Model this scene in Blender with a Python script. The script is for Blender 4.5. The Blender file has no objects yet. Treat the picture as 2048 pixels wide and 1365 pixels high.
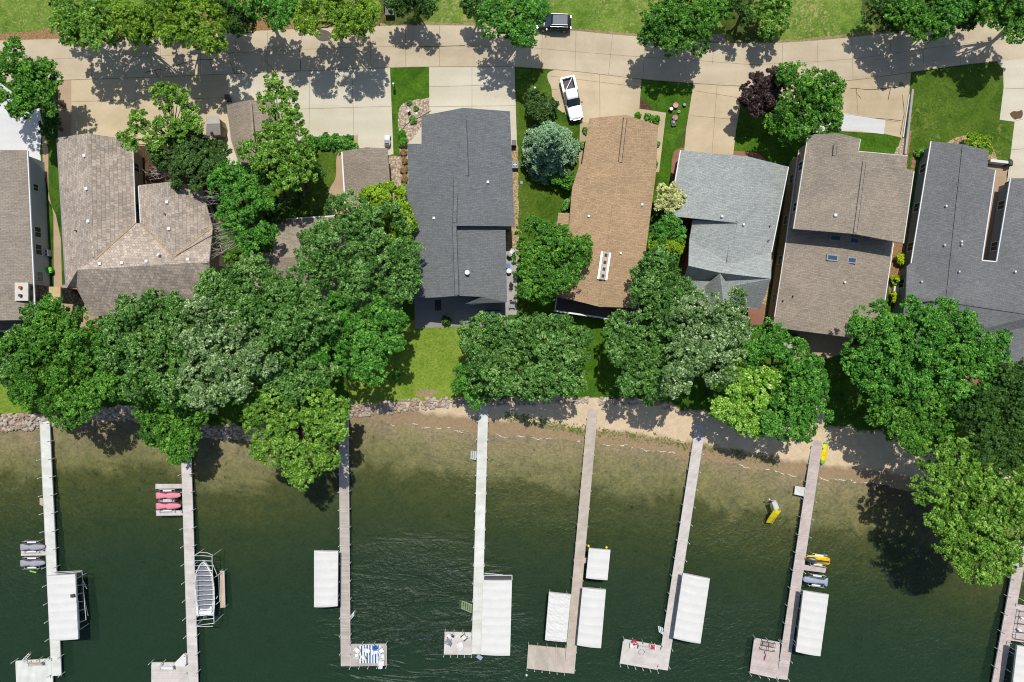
import bpy, bmesh, math, random
import numpy as np
from math import radians, sin, cos, pi, sqrt, atan2
from mathutils import Vector, Matrix
from mathutils.geometry import tessellate_polygon

# ---------------------------------------------------------------- camera, sky, sun, exposure
sc = bpy.context.scene
COL = sc.collection
HC, SP = 91.0, 15.0                      # camera height in metres, pixels of the photo per metre at ground level
cd = bpy.data.cameras.new('camera'); cam = bpy.data.objects.new('camera', cd); COL.objects.link(cam)
cam.location = (0, 0, HC); cam.rotation_euler = (0, 0, 0)
cd.sensor_width = 36; cd.lens = 36*HC/(2048/SP); cd.clip_end = 2000; cd.clip_start = 1
sc.camera = cam
SUNV = Vector((0.05, 0.46, 1.0)).normalized()
elev = math.asin(SUNV.z); azi = atan2(SUNV.x, SUNV.y)
w = bpy.data.worlds.new('World'); sc.world = w; w.use_nodes = True
nt = w.node_tree; bg = nt.nodes['Background']
sky = nt.nodes.new('ShaderNodeTexSky'); sky.sky_type = 'NISHITA'; sky.sun_disc = False
sky.sun_elevation = elev; sky.sun_rotation = azi; sky.air_density = 1.0; sky.dust_density = 1.0
nt.links.new(sky.outputs[0], bg.inputs[0]); bg.inputs[1].default_value = 0.12
sl = bpy.data.lights.new('sun', 'SUN'); sl.energy = 4.4; sl.angle = radians(0.5); sl.color = (1.0, 0.96, 0.9)
so = bpy.data.objects.new('sun', sl); COL.objects.link(so); so.location = (0, 0, 60)
so.rotation_euler = SUNV.to_track_quat('Z', 'Y').to_euler()
sc.view_settings.view_transform = 'Standard'; sc.view_settings.look = 'None'
sc.view_settings.exposure = 0.0; sc.view_settings.gamma = 1.0
sc.render.engine = 'CYCLES'
sc.cycles.filter_width = 1.1; sc.cycles.max_bounces = 7; sc.cycles.transparent_max_bounces = 10

# ---------------------------------------------------------------- helpers
def G(px, py, z=0.0):
    """world point at height z that the photo shows at pixel px, py"""
    k = (HC - z)/HC/SP
    return Vector(((px - 1024)*k, (682.5 - py)*k, z))

def lin(c):
    c = c/255.0
    return c/12.92 if c <= 0.04045 else ((c + 0.055)/1.055)**2.4
def A(r, g, b, k=0.7):
    return (lin(r)*k, lin(g)*k, lin(b)*k, 1)

def tag(o, label=None, cat=None, group=None, kind=None):
    if label: o['label'] = label
    if cat: o['category'] = cat
    if group: o['group'] = group
    if kind: o['kind'] = kind
    return o

def thing(name, label, cat, loc=(0, 0, 0), group=None, rz=0.0):
    o = bpy.data.objects.new(name, None); COL.objects.link(o)
    o.location = loc; o.rotation_euler = (0, 0, rz); o.empty_display_size = 0.3
    return tag(o, label, cat, group)

def copy_tree(o, parent=None, first=True):
    c = o.copy(); COL.objects.link(c)
    if parent: c.parent = parent
    for ch in list(o.children): copy_tree(ch, c)
    return c

class MB:
    def __init__(s): s.v = []; s.f = []; s.m = []; s.cm = 0
    def add(s, vs, fs):
        n = len(s.v); s.v += [tuple(p) for p in vs]
        s.f += [tuple(n + i for i in f) for f in fs]; s.m += [s.cm]*len(fs); return s
    def box(s, c, d, rz=0.0, rx=0.0, ry=0.0):
        M = Matrix.Translation(c) @ Matrix.Rotation(rz, 4, 'Z') @ Matrix.Rotation(ry, 4, 'Y') @ Matrix.Rotation(rx, 4, 'X')
        x, y, z = d[0]/2, d[1]/2, d[2]/2
        vs = [M @ Vector(p) for p in ((-x,-y,-z),(x,-y,-z),(x,y,-z),(-x,y,-z),(-x,-y,z),(x,-y,z),(x,y,z),(-x,y,z))]
        return s.add(vs, [(0,3,2,1),(4,5,6,7),(0,1,5,4),(1,2,6,5),(2,3,7,6),(3,0,4,7)])
    def beam(s, a, b, w, h):
        a = Vector(a); b = Vector(b); d = (b - a); L = d.length
        if L < 1e-6: return s
        d /= L; up = Vector((0, 0, 1)) if abs(d.z) < 0.95 else Vector((1, 0, 0))
        sx = d.cross(up).normalized()*w/2; sz = sx.cross(d).normalized()*h/2
        vs = [a-sx-sz, a+sx-sz, a+sx+sz, a-sx+sz, b-sx-sz, b+sx-sz, b+sx+sz, b-sx+sz]
        return s.add(vs, [(0,1,2,3),(7,6,5,4),(0,4,5,1),(1,5,6,2),(2,6,7,3),(3,7,4,0)])
    def tube(s, path, r, n=6):
        path = [Vector(p) for p in path]
        rs = r if isinstance(r, (list, tuple)) else [r]*len(path)
        base = len(s.v); fs = []; vs = []
        ref = None
        for i, p in enumerate(path):
            d = (path[min(i+1, len(path)-1)] - path[max(i-1, 0)])
            if d.length < 1e-9: d = Vector((0, 0, 1))
            d.normalize()
            up = Vector((0, 0, 1)) if abs(d.z) < 0.9 else Vector((1, 0, 0))
            a = d.cross(up).normalized(); b = d.cross(a).normalized()
            if ref is not None and a.dot(ref) < 0: a = -a; b = -b
            ref = a
            for k in range(n):
                t = 2*pi*k/n; vs.append(p + (a*cos(t) + b*sin(t))*rs[i])
        for i in range(len(path)-1):
            for k in range(n):
                fs.append((i*n+k, i*n+(k+1) % n, (i+1)*n+(k+1) % n, (i+1)*n+k))
        fs.append(tuple(range(n))[::-1]); fs.append(tuple((len(path)-1)*n+k for k in range(n)))
        return s.add(vs, fs)
    def loft(s, rings, cap=True):
        n = len(rings[0]); vs = [p for r in rings for p in r]; fs = []
        for i in range(len(rings)-1):
            for k in range(n):
                fs.append((i*n+k, i*n+(k+1) % n, (i+1)*n+(k+1) % n, (i+1)*n+k))
        if cap:
            fs.append(tuple(range(n))[::-1]); fs.append(tuple((len(rings)-1)*n+k for k in range(n)))
        return s.add(vs, fs)
    def prism(s, poly, z0, z1):
        """poly: world xy points (counter-clockwise or not), vertical sides"""
        P = [(p[0], p[1]) for p in poly]
        ar = sum(P[i][0]*P[(i+1) % len(P)][1] - P[(i+1) % len(P)][0]*P[i][1] for i in range(len(P)))
        if ar < 0: P = P[::-1]
        n = len(P); vs = [(x, y, z0) for x, y in P] + [(x, y, z1) for x, y in P]
        tr = tessellate_polygon([[Vector((x, y, 0)) for x, y in P]])
        fs = []
        for a, b, c in tr:
            cr = (P[b][0]-P[a][0])*(P[c][1]-P[a][1]) - (P[c][0]-P[a][0])*(P[b][1]-P[a][1])
            if cr < 0: b, c = c, b
            fs.append((a+n, b+n, c+n)); fs.append((c, b, a))
        for i in range(n): fs.append((i, (i+1) % n, (i+1) % n + n, i+n))
        return s.add(vs, fs)
    def disc(s, c, r, z0, z1, n=14, sx=1.0, sy=1.0):
        return s.prism([(c[0]+r*sx*cos(2*pi*k/n), c[1]+r*sy*sin(2*pi*k/n)) for k in range(n)], z0, z1)
    def build(s, name, mat, parent=None, smooth=False, local=False):
        me = bpy.data.meshes.new(name)
        off = Vector((0, 0, 0))
        if parent is not None and not local:
            q = parent
            while q is not None: off += q.location; q = q.parent
        me.from_pydata([(x-off.x, y-off.y, z-off.z) for x, y, z in s.v], [], s.f)
        for m in (mat if isinstance(mat, (list, tuple)) else [mat]): me.materials.append(m)
        if len(s.m): me.polygons.foreach_set('material_index', s.m)
        if smooth: me.polygons.foreach_set('use_smooth', [True]*len(me.polygons))
        me.update()
        o = bpy.data.objects.new(name, me); COL.objects.link(o)
        if parent is not None: o.parent = parent
        return o

def ring(y, hw, zb, zt, n=12, e=2.6, cx=0.0):
    """superellipse ring in the xz plane at y"""
    out = []
    for k in range(n):
        t = 2*pi*(k+0.5)/n; c, q = cos(t), sin(t)
        out.append((cx + hw*math.copysign(abs(c)**(2/e), c), y, (zb+zt)/2 + (zt-zb)/2*math.copysign(abs(q)**(2/e), q)))
    return out

# ---------------------------------------------------------------- materials
class N:
    def __init__(s, name):
        s.m = bpy.data.materials.new(name); s.m.use_nodes = True; s.t = s.m.node_tree
        s.p = s.t.nodes['Principled BSDF']; s.out = s.t.nodes['Material Output']
        s.geo = None
    def n(s, typ, **kw):
        x = s.t.nodes.new(typ)
        for k, v in kw.items(): setattr(x, k, v)
        return x
    def l(s, a, b): s.t.links.new(a, b)
    def pos(s):
        if s.geo is None: s.geo = s.n('ShaderNodeNewGeometry')
        return s.geo.outputs['Position']
    def noise(s, scale, detail=4, rough=0.6, dist=0.0, vec=None):
        x = s.n('ShaderNodeTexNoise'); x.inputs['Scale'].default_value = scale
        x.inputs['Detail'].default_value = detail; x.inputs['Roughness'].default_value = rough
        x.inputs['Distortion'].default_value = dist
        s.l(vec or s.pos(), x.inputs['Vector']); return x.outputs['Fac']
    def ramp(s, fac, stops, interp='LINEAR'):
        x = s.n('ShaderNodeValToRGB'); x.color_ramp.interpolation = interp
        el = x.color_ramp.elements
        while len(el) > 1: el.remove(el[-1])
        el[0].position = stops[0][0]; el[0].color = stops[0][1]
        for p, c in stops[1:]:
            e = el.new(p); e.color = c
        s.l(fac, x.inputs[0]); return x.outputs['Color']
    def mix(s, fac, a, b, mode='MIX'):
        x = s.n('ShaderNodeMix', data_type='RGBA', blend_type=mode)
        for sock, v in ((x.inputs[0], fac), (x.inputs[6], a), (x.inputs[7], b)):
            if isinstance(v, (int, float, tuple)): sock.default_value = v
            else: s.l(v, sock)
        return x.outputs[2]
    def math(s, op, a, b=0.0, c=0.0, clamp=False):
        x = s.n('ShaderNodeMath', operation=op, use_clamp=clamp)
        for i, v in enumerate((a, b, c)):
            if isinstance(v, (int, float)): x.inputs[i].default_value = v
            else: s.l(v, x.inputs[i])
        return x.outputs[0]
    def rot(s, ang, scale=(1, 1, 1)):
        x = s.n('ShaderNodeMapping'); x.inputs['Rotation'].default_value = (0, 0, ang)
        x.inputs['Scale'].default_value = scale
        s.l(s.pos(), x.inputs['Vector']); return x.outputs[0]
    def bump(s, h, strength=0.3, dist=0.05):
        x = s.n('ShaderNodeBump'); x.inputs['Strength'].default_value = strength
        x.inputs['Distance'].default_value = dist; s.l(h, x.inputs['Height'])
        s.l(x.outputs[0], s.p.inputs['Normal']); return x.outputs[0]
    def fin(s, col=None, rough=0.8, spec=0.3, metal=0.0):
        if col is not None:
            if isinstance(col, tuple): s.p.inputs['Base Color'].default_value = col
            else: s.l(col, s.p.inputs['Base Color'])
        s.p.inputs['Roughness'].default_value = rough
        s.p.inputs['Specular IOR Level'].default_value = spec
        s.p.inputs['Metallic'].default_value = metal
        return s.m

def sh(c, k): return (c[0]*k, c[1]*k, c[2]*k, 1)

def plain(name, c, rough=0.5, spec=0.4, metal=0.0, var=0.12, scale=3.0):
    s = N(name); f = s.noise(scale, 5)
    col = s.ramp(f, [(0.3, sh(c, 1-var)), (0.7, sh(c, 1+var))])
    return s.fin(col, rough, spec, metal)

def concrete(name, c, stain=(0.82, 0.8, 0.76)):
    s = N(name)
    big = s.ramp(s.noise(0.12, 6, 0.65, 0.4), [(0.34, sh((c[0]*stain[0], c[1]*stain[1], c[2]*stain[2]), 1)), (0.55, sh(c, 1.0)), (0.7, sh(c, 1.06))])
    fine = s.ramp(s.noise(9.0, 3), [(0.25, (.9, .9, .9, 1)), (0.75, (1.07, 1.07, 1.07, 1))])
    col = s.mix(1.0, big, fine, 'MULTIPLY')
    spots = s.ramp(s.noise(1.7, 2, 0.4), [(0.16, (.55, .5, .45, 1)), (0.24, (1, 1, 1, 1))])
    col = s.mix(0.7, col, spots, 'MULTIPLY')
    tread = s.ramp(s.noise(0.5, 3, 0.5, vec=s.rot(0, (0.06, 1, 1))), [(0.35, (.93, .92, .9, 1)), (0.6, (1.02, 1.02, 1.02, 1))])
    col = s.mix(1.0, col, tread, 'MULTIPLY')
    return s.fin(col, 0.9, 0.2)

def shingle(name, c, ang=0.0, bw=0.55, bh=0.2, contrast=0.12, grain=0.22, stain=0.14, line=0.6):
    s = N(name)
    b = s.n('ShaderNodeTexBrick'); s.l(s.rot(ang), b.inputs['Vector'])
    b.inputs['Color1'].default_value = sh(c, 1-contrast); b.inputs['Color2'].default_value = sh(c, 1+contrast)
    b.inputs['Mortar'].default_value = sh(c, line); b.inputs['Scale'].default_value = 1.0
    b.inputs['Mortar Size'].default_value = 0.014; b.inputs['Brick Width'].default_value = bw; b.inputs['Row Height'].default_value = bh
    b.inputs['Bias'].default_value = 0.0
    g = s.ramp(s.noise(5.5, 3, 0.85), [(0.36, sh((1, 1, 1), 1-grain*.75)), (0.5, (1, 1, 1, 1)), (0.64, sh((1, 1, 1), 1+grain*1.1))])
    col = s.mix(1.0, b.outputs['Color'], g, 'MULTIPLY')
    st = s.ramp(s.noise(0.22, 5, 0.6, 0.6), [(0.3, sh((1, 1, 1), 1-stain)), (0.7, sh((1.0, .98, .95), 1+stain))])
    col = s.mix(1.0, col, st, 'MULTIPLY')
    s.bump(b.outputs['Fac'], -0.25, 0.03)
    return s.fin(col, 0.82, 0.25)

def leaf(name, dark, light, fleck=None, trans=0.28, rough=0.5):
    s = N(name)
    at = s.n('ShaderNodeAttribute'); at.attribute_name = 'tint'
    g = s.n('ShaderNodeNewGeometry')
    f = s.math('ADD', s.math('MULTIPLY', at.outputs['Fac'], 0.5), s.math('MULTIPLY', g.outputs['Random Per Island'], 0.5))
    stops = [(0.14, dark), (0.6, light)]
    if fleck: stops.append((0.82, fleck))
    col = s.ramp(f, stops)
    s.l(col, s.p.inputs['Base Color']); s.p.inputs['Roughness'].default_value = rough
    s.p.inputs['Specular IOR Level'].default_value = 0.32
    tr = s.n('ShaderNodeBsdfTranslucent'); s.l(s.mix(1.0, col, (1.1, 1.25, 0.5, 1), 'MULTIPLY'), tr.inputs[0])
    mx = s.n('ShaderNodeMixShader'); mx.inputs[0].default_value = trans
    s.l(s.p.outputs[0], mx.inputs[1]); s.l(tr.outputs[0], mx.inputs[2]); s.l(mx.outputs[0], s.out.inputs[0])
    return s.m

def grass_mat(name, a, b, dry=None, dryamt=0.5, patch=0.35):
    s = N(name)
    c = s.ramp(s.noise(patch, 6, 0.7, 0.8), [(0.36, a), (0.62, b)])
    fine = s.ramp(s.noise(3.4, 6, 0.85), [(0.34, (.5, .58, .5, 1)), (0.5, (1, 1, 1, 1)), (0.66, (1.5, 1.4, 1.4, 1))])
    c = s.mix(1.0, c, fine, 'MULTIPLY')
    if dry:
        f = s.ramp(s.math('ADD', s.noise(1.4, 6, 0.75, 1.5), s.math('MULTIPLY', s.noise(0.09, 3), 0.5)),
                   [(1.02-dryamt*0.5, (0, 0, 0, 1)), (1.12-dryamt*0.5, (1, 1, 1, 1))])
        c = s.mix(f, c, dry)
    s.bump(s.noise(8, 4, 0.8), 0.8, 0.12)
    return s.fin(c, 0.95, 0.15)

def gravel_mat(name, a, b, scale=6.0):
    s = N(name)
    v = s.n('ShaderNodeTexVoronoi'); v.inputs['Scale'].default_value = scale; s.l(s.pos(), v.inputs['Vector'])
    sep = s.n('ShaderNodeSeparateColor'); s.l(v.outputs['Color'], sep.inputs[0])
    c = s.ramp(sep.outputs[0], [(0.1, a), (0.9, b)])
    d = s.ramp(v.outputs['Distance'], [(0.25, (1, 1, 1, 1)), (0.75, (.45, .42, .4, 1))])
    c = s.mix(1.0, c, d, 'MULTIPLY')
    s.bump(v.outputs['Distance'], -0.8, 0.06)
    return s.fin(c, 0.9, 0.2)

def planks_mat(name, c, var=0.14):
    s = N(name); g = s.n('ShaderNodeNewGeometry')
    col = s.ramp(g.outputs['Random Per Island'], [(0, sh(c, 1-var)), (1, sh(c, 1+var))])
    st = s.ramp(s.noise(0.6, 5, 0.6), [(0.35, sh((.95, .93, .9), 0.9)), (0.65, (1.05, 1.05, 1.05, 1))])
    return s.fin(s.mix(1.0, col, st, 'MULTIPLY'), 0.75, 0.25)

M = {}
M['road'] = concrete('road_concrete', A(214, 198, 170))
M['tan'] = concrete('tan_concrete', A(218, 200, 166))
M['cream'] = concrete('cream_concrete', A(222, 214, 192), (0.93, 0.91, 0.87))
M['white_c'] = concrete('white_concrete', A(226, 226, 224, 0.72), (0.96, 0.96, 0.96))
M['beige_c'] = concrete('beige_concrete', A(216, 198, 165))
M['walk'] = concrete('walk_pavers', A(196, 170, 140), (0.85, 0.83, 0.8))
M['redpave'] = concrete('red_pavers', A(165, 120, 98), (0.75, 0.75, 0.75))
M['greypave'] = concrete('grey_pavers', A(190, 185, 178), (0.8, 0.8, 0.8))
M['shadepave'] = concrete('shaded_pavers', A(158, 156, 154), (0.9, 0.9, 0.9))  # grey pavers darkened, part of the house shadow is put into the colour
M['ventdark'] = plain('vent_slot_dark', (.05,.05,.052,1), .8, .2)
M['joint'] = plain('joint_dark', A(150, 136, 114), 0.95, 0.1)
M['crack'] = plain('crack_dark', A(75, 66, 55), 0.95, 0.1)
M['oil'] = plain('oil_stain', A(92, 82, 72), 0.6, 0.3, var=0.25)
M['stain'] = plain('soot_stain', A(110, 88, 70), 0.95, 0.1)
M['lawn'] = grass_mat('lawn_grass', A(66, 98, 22), A(96, 124, 38), A(136, 144, 72), 0.38)
M['lawn_lake'] = grass_mat('lake_lawn_grass', A(114, 146, 44), A(142, 164, 64), A(180, 184, 110), 0.25)
M['lawn_deep'] = grass_mat('deep_lawn_grass', A(58, 98, 14), A(88, 128, 32), A(110, 138, 60), 0.2)
M['verge'] = grass_mat('verge_grass', A(88, 124, 40), A(132, 158, 66), A(182, 172, 112), 0.45)
M['scrub'] = grass_mat('scrub_grass', A(66, 84, 34), A(96, 112, 48), A(128, 110, 70), 0.5)
M['dryedge'] = grass_mat('dry_edge_grass', A(140, 128, 84), A(168, 150, 110), A(182, 156, 120), 0.6)
M['soil'] = gravel_mat('orange_soil', A(176, 130, 84), A(196, 160, 116), 12)
M['mulch'] = gravel_mat('dark_mulch', A(88, 70, 50), A(120, 96, 70), 8)
M['gravel'] = gravel_mat('pink_gravel', A(200, 180, 155), A(232, 216, 190), 4.5)
M['gravel_tan'] = gravel_mat('tan_gravel', A(196, 168, 120), A(222, 200, 160), 5.5)
M['rock'] = None
s = N('rock'); g_ = s.n('ShaderNodeNewGeometry')
c_ = s.ramp(g_.outputs['Random Per Island'], [(0, A(170, 145, 128)), (0.5, A(196, 178, 162)), (1, A(216, 205, 192))])
c_ = s.mix(1.0, c_, s.ramp(s.noise(3, 5, .7), [(.3, (.75, .73, .7, 1)), (.7, (1.1, 1.1, 1.1, 1))]), 'MULTIPLY')
M['rock'] = s.fin(c_, 0.9, 0.2)
M['shake'] = shingle('shake_roof', A(192, 178, 163), radians(2.5), 0.42, 0.34, 0.22, 0.25, 0.16, 0.42)
M['shake_l'] = shingle('shake_roof_cross', A(192, 178, 163), radians(88), 0.42, 0.34, 0.22, 0.25, 0.16, 0.42)
M['taupe'] = shingle('taupe_roof', A(160, 148, 132), radians(-8))
M['taupe2'] = shingle('weathered_taupe_roof', A(163, 152, 138), radians(-2))
M['slate'] = shingle('slate_roof', A(121, 125, 126), radians(1), stain=0.05)
M['brown'] = shingle('brown_roof', A(186, 157, 122), radians(-7), stain=0.12)
M['lgrey'] = shingle('light_grey_roof', A(172, 178, 174), radians(-8), stain=0.08)
M['dgrey'] = shingle('dark_grey_roof', A(122, 124, 125), radians(-8), stain=0.12)
M['white'] = plain('white_paint', A(240, 242, 242, 0.72), 0.5, 0.4, var=0.03)
M['trim'] = plain('trim_white', A(232, 228, 218, 0.7), 0.6, 0.3, var=0.04)
M['fabric'] = plain('canopy_fabric', A(240, 238, 232, 0.65), 0.65, 0.2, var=0.045, scale=0.9)
M['wall_w'] = plain('white_siding', A(205, 208, 212), 0.7, 0.3, var=0.04)
M['wall_t'] = plain('tan_siding', A(178, 158, 134), 0.7, 0.3, var=0.06)
M['wall_g'] = plain('grey_siding', A(150, 156, 162), 0.7, 0.3, var=0.05)
M['wall_r'] = plain('red_siding', A(130, 52, 42), 0.7, 0.3, var=0.08)
M['wall_d'] = plain('dark_siding', A(112, 108, 104), 0.7, 0.3, var=0.06)
M['glass'] = plain('window_glass', (0.015, 0.02, 0.03, 1), 0.35, 0.15, var=0.1)
M['blueglass'] = plain('blue_glass', (0.025, 0.07, 0.11, 1), 0.12, 0.6, var=0.1)
M['metal'] = plain('brushed_metal', (0.55, 0.57, 0.58, 1), 0.4, 0.5, 0.6, var=0.05)
M['alu'] = plain('pale_aluminium', A(222, 224, 222), 0.45, 0.4, 0.15, var=0.04)
M['black'] = plain('black_plastic', (0.015, 0.015, 0.017, 1), 0.45, 0.4)
M['dark'] = plain('dark_metal', (0.05, 0.05, 0.055, 1), 0.5, 0.4)
M['grey'] = plain('grey_plastic', A(150, 152, 158), 0.55, 0.4, var=0.05)
M['red'] = plain('red_fabric', A(205, 40, 62), 0.7, 0.3)
M['pink'] = plain('pink_cover', A(240, 150, 165), 0.75, 0.2, var=0.05)
M['pwc_grey'] = plain('grey_cover', A(168, 170, 176), 0.75, 0.2, var=0.06)
M['pwc_blue'] = plain('bluegrey_cover', A(165, 178, 196), 0.7, 0.25, var=0.06)
M['hull_maroon'] = plain('maroon_hull', A(110, 55, 62), 0.35, 0.5)
M['hull_dark'] = plain('charcoal_hull', A(72, 74, 80), 0.35, 0.5)
M['yellow'] = plain('yellow_plastic', A(245, 222, 10), 0.45, 0.4, var=0.05)
M['amber'] = plain('amber_plastic', A(244, 184, 20), 0.45, 0.4, var=0.06)
M['green'] = plain('green_plastic', A(60, 200, 80), 0.45, 0.4, var=0.05)
M['lime'] = plain('lime_plastic', A(150, 215, 40), 0.5, 0.4)
M['blue'] = plain('blue_fabric', A(35, 90, 180), 0.6, 0.3)
M['hottub'] = plain('blue_cover', A(90, 140, 200), 0.6, 0.3)
M['teal'] = plain('teal_fabric', A(40, 150, 190), 0.8, 0.2)
M['choc'] = plain('brown_fabric', A(95, 85, 85), 0.8, 0.2)
M['terracotta'] = plain('terracotta', A(190, 100, 65), 0.8, 0.2)
M['wood'] = planks_mat('grey_wood_planks', A(172, 158, 148))
M['wood_tan'] = planks_mat('tan_wood_planks', A(208, 188, 164))
M['wood_pale'] = planks_mat('pale_pink_planks', A(224, 217, 210), 0.05)
M['wood_beige'] = planks_mat('beige_planks', A(208, 196, 181), 0.04)
M['wood_white'] = planks_mat('white_planks', A(236, 238, 230), 0.03)
M['wood_old'] = planks_mat('old_wood_planks', A(198, 188, 178), 0.12)
M['wood_pinkgrey'] = planks_mat('pinkish_wood_planks', A(214, 199, 192), 0.08)
M['deckdark'] = planks_mat('dark_deck_planks', A(120, 108, 104), 0.08)
M['carwhite'] = plain('white_car_paint', (0.85, 0.86, 0.87, 1), 0.25, 0.6, var=0.01)
M['carblack'] = plain('black_car_paint', (0.012, 0.012, 0.018, 1), 0.3, 0.6, var=0.1)
M['carglass'] = plain('car_glass', (0.02, 0.035, 0.045, 1), 0.05, 0.9)
M['suvroof'] = plain('satin_roof', (0.03, 0.045, 0.07, 1), 0.5, 0.4, var=0.3, scale=2)
M['covergrey'] = plain('boat_cover_grey', A(136, 138, 144), 0.7, 0.2, var=0.08)
M['mossy'] = plain('mossy_metal', A(128, 150, 104), 0.8, 0.2, var=0.25)
M['tyre'] = plain('tyre_rubber', (0.02, 0.02, 0.02, 1), 0.8, 0.2)
M['lamp'] = plain('lamp_glass', (0.7, 0.7, 0.7, 1), 0.1, 0.8)
M['lampred'] = plain('tail_lamp', (0.35, 0.02, 0.02, 1), 0.2, 0.6)
M['bedliner'] = plain('bed_liner', A(105, 100, 102), 0.8, 0.2, var=0.2, scale=6)
M['bark'] = plain('bark', A(120, 105, 90), 0.95, 0.1, var=0.3, scale=6)
M['deadbark'] = plain('dead_branch_bark', A(190, 180, 172), 0.95, 0.1, var=0.15, scale=4)
M['stone'] = gravel_mat('chimney_stone', A(95, 88, 82), A(165, 152, 140), 4.0)
M['cap'] = plain('chimney_cap', A(222, 216, 204), 0.9, 0.2)
M['captan'] = plain('tan_chimney_cap', A(206, 180, 130), 0.9, 0.2)
M['foam'] = plain('foam_white', A(235, 228, 215), 0.9, 0.1)
M['weed'] = grass_mat('beach_weed', A(96, 120, 50), A(128, 142, 72), A(190, 170, 125), 0.5)

# ---------------------------------------------------------------- terrain, lake bed, water
WL = -0.8
YW = [(-400,860),(0,860),(60,860),(130,851),(200,842),(285,840),(330,850),(385,873),(500,878),(600,852),(690,836),(780,845),(850,852),(950,864),(1050,872),(1150,880),(1250,893),(1340,905),(1450,925),(1560,945),(1650,957),(1760,968),(1850,990),(1950,1030),(2048,1060),(2500,1080)]
YG = [(-400,830),(0,830),(130,830),(200,813),(285,816),(340,836),(390,850),(500,852),(600,826),(690,806),(740,806),(800,802),(860,796),(940,795),(1000,795),(1180,793),(1300,800),(1400,824),(1530,850),(1640,850),(1750,862),(1850,890),(1950,925),(2048,950),(2500,960)]
def curve(L, z):
    P = [G(a, b, z) for a, b in L]
    return np.array([p.x for p in P]), np.array([p.y for p in P])
wx, wy = curve(YW, WL); gx, gy = curve(YG, 0)
def wob(x): return 0.22*np.sin(x*1.3)+0.16*np.sin(x*2.9+1)+0.1*np.sin(x*6.1+2)
def yw(x): return np.interp(x, wx, wy) + 0.6*wob(x)
def yg(x): return np.interp(x, gx, gy) + wob(x+5)
def height(x, y):
    a = yg(x); b = yw(x); t = np.clip((a-y)/np.maximum(a-b, 0.3), 0, 1)
    d = np.maximum(b-y, 0)
    return WL*t**1.1 - np.minimum(d*0.075, 1.1) - np.clip((d-12)*0.06, 0, 1.7)

def axis(lo, hi, flo, fhi, step):
    a = list(np.arange(flo, fhi+1e-6, step)); s_ = step
    while a[-1] < hi: s_ *= 1.35; a.append(a[-1]+s_)
    s_ = step; b = [a[0]]
    while b[-1] > lo: s_ *= 1.35; b.append(b[-1]-s_)
    return np.array(b[::-1][:-1] + a)
X = axis(-600, 600, -76, 76, 0.5); Yc = axis(-600, 600, -52, 0, 0.35)
XX, YY = np.meshgrid(X, Yc); ZZ = height(XX, YY)
T_ = (yg(XX)-YY)/np.maximum(yg(XX)-yw(XX), 0.3); D_ = yw(XX)-YY
ny, nx = XX.shape
idx = np.arange(nx*ny).reshape(ny, nx)
quads = np.stack([idx[:-1, :-1], idx[:-1, 1:], idx[1:, 1:], idx[1:, :-1]], -1).reshape(-1, 4)
Tf = T_.ravel()[quads].mean(1); Df = D_.ravel()[quads].mean(1)
co = np.stack([XX.ravel(), YY.ravel(), ZZ.ravel()], 1)

def mesh_np(name, verts, faces, mat, attrs=None, smooth=False):
    me = bpy.data.meshes.new(name); n = len(verts); m, k = faces.shape
    me.vertices.add(n); me.vertices.foreach_set('co', verts.astype(np.float32).ravel())
    me.loops.add(m*k); me.loops.foreach_set('vertex_index', faces.astype(np.int32).ravel())
    me.polygons.add(m); me.polygons.foreach_set('loop_start', np.arange(0, m*k, k, dtype=np.int32))
    me.polygons.foreach_set('loop_total', np.full(m, k, dtype=np.int32))
    me.materials.append(mat)
    if attrs:
        for nm, (dom, arr) in attrs.items():
            at = me.attributes.new(nm, 'FLOAT', dom); at.data.foreach_set('value', arr.astype(np.float32))
    if smooth: me.polygons.foreach_set('use_smooth', np.ones(m, dtype=bool))
    me.update(); me.validate()
    o = bpy.data.objects.new(name, me); COL.objects.link(o); return o

# ground: land, sand and lake bed in one material driven by how far along the shore slope a point lies
s = N('shore_ground')
aT = s.n('ShaderNodeAttribute'); aT.attribute_name = 'slope'
aD = s.n('ShaderNodeAttribute'); aD.attribute_name = 'offshore'
gr = s.ramp(s.noise(0.35, 6, 0.7, 0.8), [(0.35, A(46, 84, 22)), (0.55, A(80, 116, 34)), (0.72, A(96, 100, 50))])
gr = s.mix(1.0, gr, s.ramp(s.noise(5, 4, .8), [(.3, (.6, .64, .6, 1)), (.7, (1.3, 1.3, 1.3, 1))]), 'MULTIPLY')
dry = s.ramp(s.noise(1.2, 6, 0.7), [(0.3, A(222, 196, 158)), (0.7, A(242, 220, 186))])
dry = s.mix(1.0, dry, s.ramp(s.noise(7, 3, .8), [(.3, (.88, .87, .85, 1)), (.7, (1.06, 1.06, 1.06, 1))]), 'MULTIPLY')
wet = s.ramp(s.noise(2.5, 5, 0.7), [(0.3, A(158, 134, 102)), (0.7, A(184, 158, 124))])
dn = s.math('ADD', aD.outputs['Fac'], s.math('MULTIPLY', s.math('SUBTRACT', s.noise(0.5, 5), 0.5), 1.6))
sand = s.mix(s.ramp(s.math('MULTIPLY_ADD', dn, 0.5, 1.1, clamp=True), [(0.0, (0, 0, 0, 1)), (0.35, (1, 1, 1, 1))]), dry, wet)
land = s.mix(s.ramp(s.math('ADD', aT.outputs['Fac'], s.math('MULTIPLY', s.noise(2, 4), 0.2)), [(0.08, (0, 0, 0, 1)), (0.14, (1, 1, 1, 1))]), gr, sand)
patch = s.noise(0.16, 7, 0.66, 1.2)
dm = s.math('ADD', aD.outputs['Fac'], s.math('MULTIPLY', s.math('SUBTRACT', patch, 0.5), 10.0))
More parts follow.
